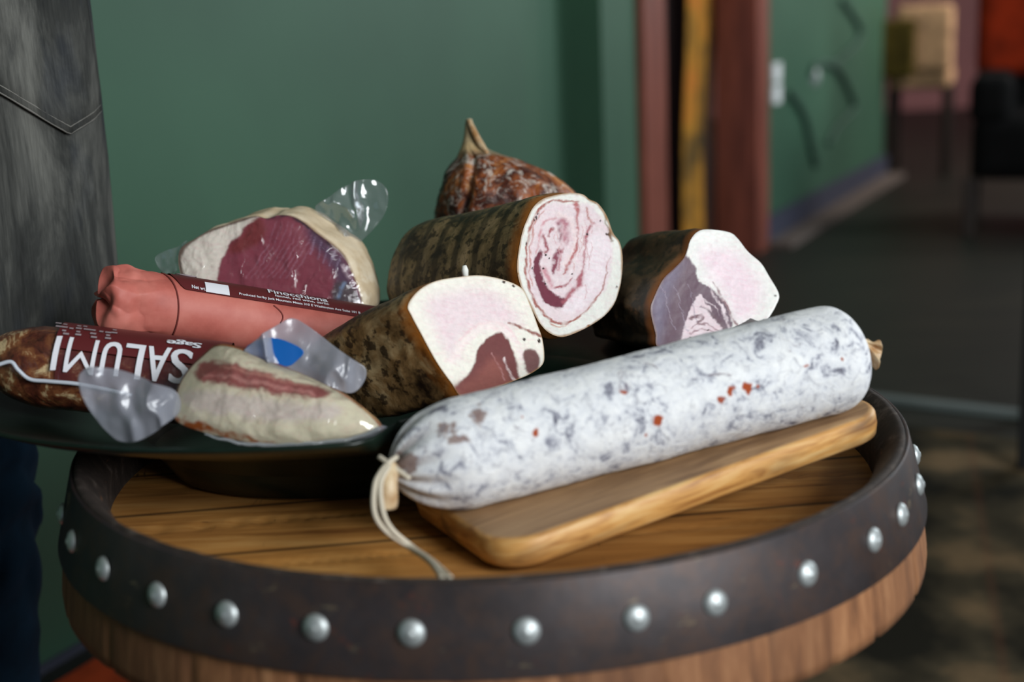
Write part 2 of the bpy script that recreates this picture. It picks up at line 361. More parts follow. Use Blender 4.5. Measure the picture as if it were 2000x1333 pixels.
# golden curtain in the dark doorway
t0 = empty('door_curtain', W(wall_s(1362, d=.15), .15, 0), 'golden brown patterned curtain hanging in the dark doorway', 'curtain')
sa, sb = wall_s(1338, 200, .15), wall_s(1386, 200, .15); V = []
for z in np.linspace(.02, 2.2, 60):
    for s in np.linspace(sa, sb, 40):
        V.append(W(s + .02*math.sin(z*2.3)-.03*max(0, .5-z), .15+.012*math.sin((s-sa)*70)+.01*math.sin(z*5), z))
V = np.array(V); gc = NT('golden_print_cloth', .8); gg = gc.noise(gc.coord((1, 1, .5)), 8, 4); gc.col(gc.ramp(gg, [(.35, (70, 54, 12)), (.5, (176, 122, 24)), (.65, (200, 112, 30))]))
o = obj('curtain_cloth', V, grid_faces(60, 40), gc.m, t0); sm = o.modifiers.new('thick', 'SOLIDIFY'); sm.thickness = .003
v, f = tube([W(sa-.1, .15, 2.22), W(sb+.1, .15, 2.22)], .01, 12); obj('curtain_rod', v, f, black, t0)
# wall fittings
def wp(x, y, d=0.): return at_plane(x, y, W(0, d, 0), WN)
p = wp(1513, 163); t0 = empty('wall_socket', p, 'white double wall socket on green wall beside the doorway', 'socket')
R = np.array([WD, -WN, [0, 0, 1]]).T; wp_m = plain('white_plastic', (225, 228, 230), .35)
h1 = wp(1513, 122)[2]; h2 = wp(1513, 203)[2]; hh = (h1-h2)
for k, zz in ((0, p[2]+hh*.26), (1, p[2]-hh*.26)):
    v, f = box_vf(np.array([p[0], p[1], zz])+WN*.006, (.085, .012, hh*.46), R); bevel(obj('socket_plate', v, f, wp_m, t0, False), .004)
p = wp(1590, 150); t0 = empty('wall_hook', p, 'small round metal hook plate on the green wall right of the socket', 'hook')
v, f = lathe([(0.001, .02), (.02, .018), (.035, .01), (.04, 0)], 24); v = v@np.array([WD, [0, 0, 1], WN]); obj('hook_plate', v+p, f, plain('dull_steel', (170, 180, 178), .4, Metallic=.5), t0)
vine = plain('dark_green_twig', (50, 78, 66), .8)
tw = [[(1640, 0), (1662, 30), (1676, 58), (1668, 85), (1640, 112), (1620, 128)], [(1580, 148), (1588, 128), (1612, 124), (1636, 140), (1652, 172), (1664, 205), (1655, 222), (1630, 248), (1612, 280)], [(1536, 180), (1558, 210), (1570, 240), (1578, 280), (1588, 325)]]
pt = [tube(catmull([wp(x, y)+WN*.012 for x, y in L], 40), .011, 8) for L in tw]; v, f = join(pt)
tag(obj('twig_decoration', v, f, vine), 'dark curling twig decoration fixed on the far green wall', 'wall decoration')
# ---------------------------------------------------------------- far chairs
def Rz(a): return np.array([[math.cos(a), -math.sin(a), 0], [math.sin(a), math.cos(a), 0], [0, 0, 1]])
bc = at_z(1795, 335, 0); t0 = empty('dining_chair', bc, 'beige and olive upholstered dining chair by the pink wall', 'chair')
beige = m_cloth('beige_linen', (216, 172, 132)); olive = m_cloth('olive_cloth', (92, 78, 34)); dwood = plain('dark_chair_wood', (34, 22, 14), .5)
RR = Rz(-.35)
def cb(name, c, s, mat, bv=.015, par=None, base=None, R_=None):
    v, f = box_vf(base+R_@np.array(c), s, R_); return bevel(obj(name, v, f, mat, par, False), bv)
cb('seat', (0, 0, .44), (.28, .42, .09), beige, .03, t0, bc, RR)
cb('backrest', (.02, -.2, .62), (.25, .06, .30), beige, .03, t0, bc, RR); cb('seat_cover', (-.1, -.24, .58), (.17, .05, .26), olive, .02, t0, bc, RR)
for a, b in ((-.12, -.18), (.12, -.18), (-.12, .18), (.12, .18)): cb('leg', (a, b, .2), (.035, .035, .4), dwood, .005, t0, bc, RR)
ac = at_z(1890, 462, 0); t0 = empty('armchair', ac, 'black armchair with orange red throw near the right edge', 'chair')
blk = m_cloth('black_upholstery', (16, 16, 16)); red = m_cloth('orange_red_throw', (150, 44, 16))
RR = Rz(-.36)
cb('seat', (.42, .30, .30), (.84, .62, .22), blk, .05, t0, ac, RR); cb('armrest', (.06, .3, .46), (.14, .62, .16), blk, .04, t0, ac, RR); cb('armrest', (.82, .3, .46), (.14, .62, .16), blk, .04, t0, ac, RR)
cb('backrest', (.42, .56, .62), (.84, .16, .5), blk, .05, t0, ac, RR); o = cb('throw', (.44, .5, .72), (.90, .1, .42), red, .04, t0, ac, RR); o['label'] = 'orange red throw over the backrest'
for a, b in ((0, 0), (.84, 0), (0, .6), (.84, .6)): cb('leg', (a, b, .1), (.04, .04, .2), dwood, .005, t0, ac, RR)
st = at_z(2004, 915, .008); t0 = empty('bar_stool', st, 'black square stool whose leg shows at the right edge', 'stool')
RR = Rz(-.40)
cb('seat', (.17, .17, .44), (.36, .36, .05), blk, .015, t0, st, RR)
for a, b in ((0, 0), (.34, 0), (0, .34), (.34, .34)): cb('leg', (a, b, .21), (.03, .03, .42), black, .004, t0, st, RR)
# ================================================================ BARREL TABLE
t0 = empty('barrel_table', (0, 0, 0), 'oak barrel head table with riveted iron hoop holding the cured meats', 'table')
Rr = lambda h: float(np.interp(h, [-.010, .016, .040, .0755, .1], [.286, .2925, .2985, .3025, .304]))
def bz(h): return TOP-h
NS = 28; K = NS*18
stave_b = np.cumsum(rng.uniform(.7, 1.35, NS)); stave_b = stave_b/stave_b[-1]*2*math.pi
tone = rng.uniform(0, 1, NS)
prof = [(.268, .030), (.268, .008), (.271, .003), (Rr(-.008)-.003, -.008), (Rr(-.006), -.006), (Rr(.02), .02), (Rr(.042), .042), (Rr(.07), .068), (Rr(.0755)-.001, .0755), (.27, .077), (.262, .075), (.262, .05)]
V = []; at = []
for r, h in prof:
    for j in range(K):
        q = 2*math.pi*j/K; i = int(np.searchsorted(stave_b, q)) % NS
        dmin = min(abs((q-b+math.pi) % (2*math.pi)-math.pi) for b in (stave_b[i], stave_b[i-1]))
        g = .0026*math.exp(-(dmin/.007)**2) if h > .04 else .0004*math.exp(-(dmin/.006)**2)
        V.append((( r-g)*math.cos(q), (r-g)*math.sin(q), bz(h))); at.append(tone[i]*(1-.0)+.6*math.exp(-(dmin/.006)**2))
V = np.array(V); o = obj('staves', V, grid_faces(len(prof), K, True), MT['stave'], t0, True, attrs={'stave': at})
prof = [(.2675, .034), (.2672, .009), (.270, .004), (.276, -.003), (Rr(-.009)-.004, -.0092), (Rr(-.009)-.0005, -.0095), (Rr(-.006)+.0003, -.006)]
V, Fc = lathe([(r, -h) for r, h in prof], 360, (0, 0, TOP)); V = V + fbm(V, 60, 3)[:, None]*.0008*np.array([0, 0, 1]); obj('chime', V, Fc, MT['chime'], t0)
prof = [(Rr(-.008)+.0003, -.0085), (Rr(-.008)+.0022, -.0085), (Rr(.016)+.0028, .016), (Rr(.040)+.003, .040), (Rr(.040)+.0005, .040)]
V, Fc = lathe([(r, -h) for r, h in prof], 360, (0, 0, TOP)); o = obj('hoop', V, Fc, MT['hoop'], t0); recalc(o); o.data.polygons.foreach_set('use_smooth', [False]*len(o.data.polygons))
e = o.modifiers.new('b', 'BEVEL'); e.width = .0006; e.segments = 2; e.limit_method = 'ANGLE'; o.data.shade_smooth() if hasattr(o.data, 'shade_smooth') else None
hd = bz(.03)
V = []; NR = 80
for i in range(NR):
    r = .2685*i/(NR-1)
    for j in range(180):
        q = 2*math.pi*j/180; x, y = r*math.cos(q), r*math.sin(q)
        V.append((x, y, hd))
V = np.array(V); xr = V[:, 0]*math.sin(.12)*-1+V[:, 1]*math.cos(.12)
gap = np.min(np.abs(xr[:, None]-np.array([-.205, -.14, -.062, .02, .098, .17])[None]), axis=1); V[:, 2] -= .0022*np.exp(-(gap/.0018)**2)
obj('barrel_head', V, grid_faces(NR, 180, True), MT['head'], t0)
v, f = lathe([(.262, -.045), (.262, -.06), (.001, -.06)], 64, (0, 0, TOP)); obj('underside', v, f, MT['stave'], t0, False)
v, f = join([box_vf((0, 0, .24), (.12, .12, .44)), box_vf((0, 0, .02), (.42, .07, .04)), box_vf((0, 0, .02), (.07, .42, .04)), box_vf((0, 0, .45), (.40, .06, .03))])
bevel(obj('pedestal', v, f, dwood, t0, False), .004)
RIV = [(127, 1005), (145, 1055), (203, 1112), (306, 1165), (443, 1201), (617, 1228), (803, 1240), (1028, 1233), (1242, 1208), (1397, 1178), (1578, 1123), (1709, 1057), (1764, 1011), (1796, 947), (1789, 888)]
qs = np.linspace(0, 2*math.pi, 3601); rc = np.stack([(Rr(.016)+.003)*np.cos(qs), (Rr(.016)+.003)*np.sin(qs), 0*qs+bz(.016)], 1); rx, ry = proj(rc)
ang = [float(qs[np.argmin((rx-x)**2+(ry-y)**2)]) for x, y in RIV]
ang = [a if a < 5.6 or True else a for a in ang]
a0, a1 = max(a for a in ang if a < math.pi) if any(a < math.pi for a in ang) else .1, min(a for a in ang if a > math.pi*.9) 
lo = ang[-1] % (2*math.pi); lo = lo if lo < math.pi else lo-2*math.pi
back = list(np.arange(lo+.22, ang[0]-.1, .24))
v0, f0 = lathe([(.0001, .0036), (.0025, .0034), (.0052, .0026), (.0070, .0012), (.0074, .0)], 24)
hx, hf = lathe([(.0001, .0042), (.0014, .0041), (.0020, .0036), (.0026, .0034)], 12)
rvm = None
for a in ang+back:
    n = norm([math.cos(a), math.sin(a), .17]); u = norm(np.cross([0, 0, 1], n)); wv = np.cross(n, u); Mx = np.array([u, wv, n])
    c = np.array([(Rr(.016)+.003)*math.cos(a), (Rr(.016)+.003)*math.sin(a), bz(.016)+rng.uniform(-.0006, .0006)])
    vv, ff = join([(v0, f0), (hx, hf)])
    obj('rivet', vv@Mx+c, ff, MT['rivet'], t0)
# ================================================================ BOARD
bA, bB = at_z(1010, 1062, TOP-.006), at_z(1722, 806, TOP+.024)     # long front top edge, left to right
bdir = norm(bB-bA); bperp = norm(np.cross([0, 0, 1], bdir)); bn = np.cross(bdir, bperp)
bl = np.linalg.norm(bB-bA)+.022; bw = .142; bth = .020
O0 = bA - bdir*.011
print('board', bA, bB, bl, bperp)
def rrect(x0, y0, x1, y1, r, k=12):
    P = []
    for cx, cy, a in ((x1-r, y0+r, -90), (x1-r, y1-r, 0), (x0+r, y1-r, 90), (x0+r, y0+r, 180)):
        for i in range(k+1): q = math.radians(a+90*i/k); P.append((cx+r*math.cos(q), cy+r*math.sin(q)))
    return np.array(P)
OL = rrect(0, 0, bl, bw, .028)
V = []; ed = []
for dz, ins, e in ((-bth, .05, 0), (-bth, .004, .6), (-bth+.003, .0008, 1), (-bth*.5, 0, 1), (-.003, .0006, 1), (-.0008, .002, .9), (0, .0045, .0), (0, .02, 0), (0, .04, 0), (0, .0705, 0)):
    sx = (bl-2*ins)/bl; sy = (bw-2*ins)/bw
    for p in OL:
        q = np.array([bl/2+(p[0]-bl/2)*sx, bw/2+(p[1]-bw/2)*sy]); V.append((q[0], q[1], dz)); ed.append(e)
n = len(OL); Fc = grid_faces(10, n, True)+[tuple(9*n+j for j in range(n)), tuple(range(n))[::-1]]
me_o = obj('cutting_board', np.array(V), Fc, MT['board'], None, True, attrs={'edge': ed})
Mb = Matrix.Identity(4)
for i in range(3): Mb[i][0] = bdir[i]; Mb[i][1] = bperp[i]; Mb[i][2] = bn[i]; Mb[i][3] = O0[i]
me_o.matrix_world = Mb; tag(me_o, 'tan wooden cutting board with rounded corners under the white salami', 'cutting board')
# ================================================================ SALAMI
R1, R2 = .0345, .0368
def on_board(x, y, h):   # point at height h above the board plane
    return at_plane(x, y, O0+bn*h, bn)
PL, PR = on_board(825, 906, R1-.0005), on_board(1640, 697, R2-.0005)
ax = norm(PR-PL); PL0 = PL; L = np.linalg.norm(PR-PL)
bx = norm(np.cross(ax, bn)); by = np.cross(bx, ax)
if np.dot(by, bn) < 0: by = -by
print('salami', PL, PR, L)
NA, NC = 520, 280
s = np.linspace(0, 1, NA)
x0, x1 = -.021, L+.013
ts = x0+(x1-x0)*s
def srad(t):
    base = R1+(R2-R1)*smooth(.0, L*.9, t)
    u = (t-x0)/.050; a = np.where(u < 1, np.sqrt(np.clip(1-(1-np.clip(u, 0, 1))**2.0, 0, 1))**1.15, 1)
    u2 = (x1-t)/.026; b = np.where(u2 < 1, np.clip(1-(1-np.clip(u2, 0, 1))**2.6, 0, 1)**.42, 1)
    return np.maximum(base*a*b, .0012)
rr = srad(ts); V = np.zeros((NA, NC, 3)); th = np.linspace(0, 2*math.pi, NC, endpoint=False)
drop = np.array([0, 0, 0])
for i in range(NA):
    cen = PL + ax*ts[i] + bn*(.0 if ts[i] > 0 else 0)
    rad = rr[i]*np.ones(NC)
    pl = .10*np.exp(-((ts[i]-x0)/.022)**2); rad = rad*(1+pl*np.sin(th*11+.6*np.sin(th*3)))
    V[i] = cen + rad[:, None]*(np.cos(th)[:, None]*bx+np.sin(th)[:, None]*by)
Vf = V.reshape(-1, 3); dN = fbm(Vf, 45, 4, 3)*.0011+fbm(Vf, 14, 3, 9)*.0014
rn = np.repeat(rr/R2, NC); dirn = (np.cos(th)[:, None]*bx+np.sin(th)[:, None]*by); Vf = Vf + (dN*np.clip(rn, 0, 1))[:, None]*np.tile(dirn, (NA, 1))
# keep the underside on the board
hgt = (Vf-O0)@bn; Vf = Vf + bn*np.clip(.0004-hgt, 0, None)[:, None]
px, py = proj(Vf); vis = np.tile(dirn, (NA, 1))@FW < 0.15
spot = np.zeros(len(Vf)); wob = fbm(Vf, 320, 3, 5)
for x, y, a, b, q in ((1460, 757, 10, 11, .3), (1425, 762, 8, 13, .1), (1408, 780, 8, 6, -.5), (1285, 822, 9, 11, -.4), (1218, 767, 7, 4, .3), (1045, 847, 7, 8, 0), (1645, 702, 3, 3, 0), (1262, 850, 3, 3, 0), (1480, 755, 3, 3, 0), (1020, 815, 3, 3, 0), (1575, 715, 5, 2, -.2)):
    dx, dy = px-x, py-y; c_, s_ = math.cos(q), math.sin(q); d = np.sqrt(((dx*c_+dy*s_)/a)**2+((-dx*s_+dy*c_)/b)**2)+wob*1.1
    spot = np.maximum(spot, (1-smooth(.8, 1.15, d))*vis)
brn = np.zeros(len(Vf))
for x, y, a, b in ((792, 902, 24, 22), (870, 838, 18, 12), (895, 858, 22, 8), (935, 812, 14, 16)):
    d = np.sqrt(((px-x)/a)**2+((py-y)/b)**2)+wob*1.2; brn = np.maximum(brn, .8*(1-smooth(.7, 1.2, d))*vis)
gath = np.repeat(np.exp(-((ts-x0)/.020)**2), NC); st_ = np.tile(smooth(.1, .8, np.sin(th*11+.6*np.sin(th*3)+2.6)), NA); brn = np.maximum(brn, gath*st_*.6)
t0 = empty('salami', PL-by*R1, 'long white mould dusted salami lying on the cutting board', 'salami')
Fc = grid_faces(NA, NC, True); 
obj('casing', Vf, Fc, MT['salami'], t0, True, attrs={'spot': spot, 'brown': brn})
tie = PL+ax*x0; twine = plain('cream_twine', (206, 196, 176), .85)
gut = NT('dry_casing_end', .5); _g = gut.noise(gut.coord((1, 1, 1)), 60, 4); gut.col(gut.ramp(_g, [(.35, (168, 124, 78)), (.65, (220, 200, 164))])); gut = gut.m
dT = float(np.dot(tie-CAM, FW))
def pd(x, y, d): return at_depth(x, y, d)
# knot: a few turns of twine round the gathered neck
kn = []
for k in range(3):
    P = [tie + ax*(.003-.0022*k) + .0048*(math.cos(q)*bx+math.sin(q)*by) for q in np.linspace(0, 2*math.pi, 25)]; kn.append(tube(P, .0013, 8, False))
kn.append(tube(catmull([pd(741, 893, dT-.016), pd(755, 903, dT-.02), pd(772, 915, dT-.02), pd(800, 936, dT-.024)], 16), .0016, 8))
kn.append(tube(catmull([pd(744, 920, dT-.018), pd(758, 905, dT-.022), pd(775, 893, dT-.016)], 12), .0016, 8))
v, f = join(kn); obj('knot', v, f, twine, t0)
v, f = tube([tie+ax*.004, tie-ax*.003, pd(764, 918, dT-.012)], [.006, .0048, .0042], 14); obj('casing_neck', v, f, gut, t0)
P = catmull([pd(764, 912, dT-.016), pd(760, 935, dT-.022), pd(757, 960, dT-.024), pd(753, 986, dT-.022)], 14)
v, f = tube(P, np.linspace(.0045, .0072, 14), 18); v = v+fbm(v, 220, 2)[:, None]*.0012; obj('casing_end', v, f, gut, t0)
zc = TOP+.0015
for dx, w_ in ((0, 0), (13, 1)):
    P = catmull([pd(752+dx*.6, 912, dT-.022), pd(733+dx*.8, 945, dT-.032), pd(731+dx*1.3, 1000, dT-.034), pd(752+dx*1.1, 1036, dT-.03), at_z(800+dx*.5, 1070, TOP-.012), at_z(840+dx*.4, 1098, TOP-.006), at_z(864+dx*1.2, 1131, zc)], 60)
    v, f = tube(P, .0017, 8); obj('string', v, f, twine, t0)
# dried casing tail at the far end
tl = PL+ax*(x1-.001); dR = float(np.dot(tl-CAM, FW)); v, f = tube([tl-ax*.003, tl+ax*.004], [.006, .004], 12); obj('casing_neck', v, f, gut, t0)
OLp = even([(1684, 662), (1694, 664), (1704, 668), (1713, 664), (1719, 668), (1721, 686), (1716, 704), (1711, 722), (1704, 719), (1696, 700), (1690, 682)], 60)
cen = OLp.mean(0); V = []
for i in range(12):
    for p in OLp:
        q = cen+(p-cen)*i/11; r_ = math.hypot(*(q-np.array([1686, 668]))); ang_ = math.atan2(q[1]-668, q[0]-1686)
        V.append(pd(q[0]+2, q[1], dR-.012-.004*r_/50*math.sin(ang_*9)))
o = obj('casing_tail', np.array(V), grid_faces(12, 60, True), gut, t0); sm = o.modifiers.new('t', 'SOLIDIFY'); sm.thickness = .0012
# ================================================================ DISH
DC = np.array([-.080, .062])
def dish_pt(rs, z, q):   # rs = long semi-axis of the ring
    e = .66 + .04*(rs/.3); x, y = rs*math.cos(q), rs*e*math.sin(q); a = math.radians(13)
    P = np.array([DC[0]+x*math.cos(a)-y*math.sin(a), DC[1]+x*math.sin(a)+y*math.cos(a)])
    a2 = ax[:2]/np.linalg.norm(ax[:2]); t_ = float((P-PL[:2])@a2); need = float(srad(np.array([np.clip(t_, x0+.002, x1-.002)]))[0])+.010   # its front edge runs straight along the salami
    if t_ < x0: need = max(need-(x0-t_)*1.5, 0)
    if t_ > x1: need = max(need-(t_-x1)*.5, 0)
    n2_ = np.array([-a2[1], a2[0]]); d_ = float((P-PL[:2])@n2_)
    soft = need if z > -.02 else 0
    if d_ < soft and t_ > x0-.06 and need > 0: P = P+n2_*(soft-d_)
    return (P[0], P[1], TOP+z)
outer = [(.05, -.0295), (.150, -.0295), (.160, -.027), (.170, -.012), (.178, .003), (.205, .012), (.25, .023), (.290, .0355), (.302, .041)]
inner = [(.3035, .0435), (.301, .0445), (.296, .0425), (.25, .028), (.215, .017), (.185, .004), (.176, -.006), (.171, -.0085), (.165, -.0155), (.12, -.018), (.04, -.018), (.001, -.018)]
V = []
for rs, z in [(.001, -.0295)]+outer+inner:
    for j in range(160):
        q = 2*math.pi*j/160; V.append(dish_pt(rs, z, q))
o = obj('serving_dish', np.array(V), grid_faces(len(outer)+len(inner)+1, 160, True), MT['dish']); tag(o, 'wide shallow dark green dish on the barrel heaped with cured meats', 'dish'); recalc(o)
# ================================================================ CUT LOGS OF MEAT
def poly_mask(px, py, P, soft=2.5):
    P = np.asarray(P, float); ins = np.zeros(px.shape, bool); dm = np.full(px.shape, 1e9)
    for i in range(len(P)):
        (xa, ya), (xb, yb) = P[i], P[(i+1) % len(P)]
        if ya != yb: ins ^= ((ya > py) != (yb > py)) & (px < (xb-xa)*(py-ya)/(yb-ya)+xa)
        L2 = (xb-xa)**2+(yb-ya)**2+1e-9; t = np.clip(((px-xa)*(xb-xa)+(py-ya)*(yb-ya))/L2, 0, 1)
        dm = np.minimum(dm, np.hypot(px-xa-t*(xb-xa), py-ya-t*(yb-ya)))
    sd = np.where(ins, dm, -dm); return smooth(-soft, soft, sd)
def line_mask(px, py, P, wd, soft=2.):
    P = catmull(P, 40); dm = np.full(px.shape, 1e9); w_ = np.broadcast_to(np.asarray(wd, float), ()) if np.isscalar(wd) else None
    for i in range(len(P)-1):
        (xa, ya), (xb, yb) = P[i], P[i+1]; L2 = (xb-xa)**2+(yb-ya)**2+1e-9
        t = np.clip(((px-xa)*(xb-xa)+(py-ya)*(yb-ya))/L2, 0, 1); k = (i+t)/(len(P)-1)
        ww = wd if np.isscalar(wd) else np.interp(k, np.linspace(0, 1, len(wd)), wd)
        dm = np.minimum(dm, np.hypot(px-xa-t*(xb-xa), py-ya-t*(yb-ya))-np.asarray(ww)/2)
    return 1-smooth(-soft, soft, dm)
def paint(px, py, base, ops, T=lambda x, y: (x, y), warp=3., wsc=.035, grain=.05, seed=1):
    p3 = np.stack([px, py, 0*px], 1); wx = fbm(p3, wsc, 4, seed)*warp*2; wy = fbm(p3, wsc, 4, seed+20)*warp*2
    wx = wx+fbm(p3, wsc*4, 3, seed+41)*warp*.9; wy = wy+fbm(p3, wsc*4, 3, seed+61)*warp*.9
    X, Y = px+wx, py+wy; brk = fbm(p3, .09, 3, seed+9); C = np.tile(lin(base), (len(px), 1))
    for op in ops:
        kind, P, colr = op[0], [T(*q) for q in op[1]], op[2]; sc_ = T(1, 0)[0]-T(0, 0)[0]
        if kind == 'poly': m = poly_mask(X, Y, catmull(P, 5*len(P), True), op[3] if len(op) > 3 else 2.)
        elif kind == 'line':
            wd = op[3]; wd = wd*sc_ if np.isscalar(wd) else [q*sc_ for q in wd]; m = line_mask(X, Y, P, wd, op[4] if len(op) > 4 else 1.5)*np.clip(.95+brk*1.2, .3, 1)
        elif kind == 'dot':
            m = np.zeros(len(px))
            for q in P: m = np.maximum(m, 1-smooth(op[3]*sc_*.6, op[3]*sc_, np.hypot(X-q[0], Y-q[1])))
        a = op[5] if len(op) > 5 else 1.
        if kind in ('poly', 'line') and op[-1] == 'streak':
            ns = fbm(np.stack([X*.25, Y*.05, 0*X], 1), 1., 4, seed+7); m = m*(.75+.5*ns)
        m = np.clip(m*(a if not isinstance(a, str) else 1), 0, 1)[:, None]; C = C*(1-m)+lin(colr)*m
    fib = fbm(np.stack([px*.10+py*.03, py*.30-px*.06, 0*px], 1), 1., 4, seed+77); C = C*(1-.10*np.clip(fib*2, 0, 1)[:, None]*np.array([.2, 1., .75])); g = fbm(p3, .35, 3, seed+3); g2 = fbm(p3, .06, 3, seed+4); C = C*(1+grain*g+grain*.8*g2)[:, None]
    return np.clip(C, 0, 1)
def log(name, label, cat, OLp, O, n, a, Ln, prof, face_mat, rind_mat, painter, face_bump=.0006, rind_noise=(.003, 22), NRm=150, NAm=256, rings=80, lip=.0012, off=None, bulge=0., group=None, part='rind'):
    n = norm(n); a = norm(a); OLs = even(OLp, NAm); P = np.array([at_plane(x, y, O, n) for x, y in OLs]); c = P.mean(0)
    low = P[np.argmin(P[:, 2])]
    t0 = empty(name, (c[0], c[1], low[2]), label, cat, group)
    # cut face
    rr_ = np.linspace(0, 1, NRm)**.8; V = (c+rr_[:, None, None]*(P-c)[None]).reshape(-1, 3)
    px, py = proj(V); hB = fbm(V, 30, 3, 2)*face_bump*1.2 + fbm(V, 160, 2, 5)*face_bump*.18; R_ = np.repeat(rr_, NAm)
    V = V + n*((hB + bulge*(1-R_**2))*(1-smooth(.97, 1., R_)) + .0006)[:, None] ; colr = painter(px, py, R_)
    obj('cut_face', V, grid_faces(NRm, NAm, True), face_mat, t0, True, colors=colr)
    # body behind the cut face
    tt = np.linspace(0, 1, rings)**1.05; V = []; at = []
    for t in tt:
        sc_ = np.interp(t, [q[0] for q in prof], [q[1] for q in prof]); o_ = np.zeros(3) if off is None else np.asarray(off)*t*t
        V.append(c+a*Ln*t+o_+(P-c)*sc_); at += [t*Ln]*NAm
    V = np.array(V); at = np.array(at)*10; Vf = V.reshape(-1, 3); nb = fbm(Vf, rind_noise[1], 4, 8)*rind_noise[0]+fbm(Vf, rind_noise[1]*4, 3, 18)*rind_noise[0]*.3
    rad = (P-c)/np.linalg.norm(P-c, axis=1)[:, None]; edge = smooth(0, .06, np.repeat(tt, NAm)); Vf = Vf+np.tile(rad, (rings, 1))*(nb*edge)[:, None]
    o = obj(part, Vf, grid_faces(rings, NAm, True)+[tuple((rings-1)*NAm+j for j in range(NAm))], rind_mat, t0, True, attrs={'t': at}); return t0, c, P, n
def tilt_round(end=.86, k=9, last=.05):   # straight body then a rounded far end
    pr = [(0, 1.), (.04, 1.012), (.5, 1.01), (end*.8, .985)]
    for i in range(k+1): u = i/k; pr.append((end*.8+(1-end*.8)*u, .985*math.sqrt(max(1-u**2.2, 0))+last*0)) if i else None
    pr[-1] = (1., .03); return pr
face_m = m_attr_color('cured_fat_and_lean', .38, .12)
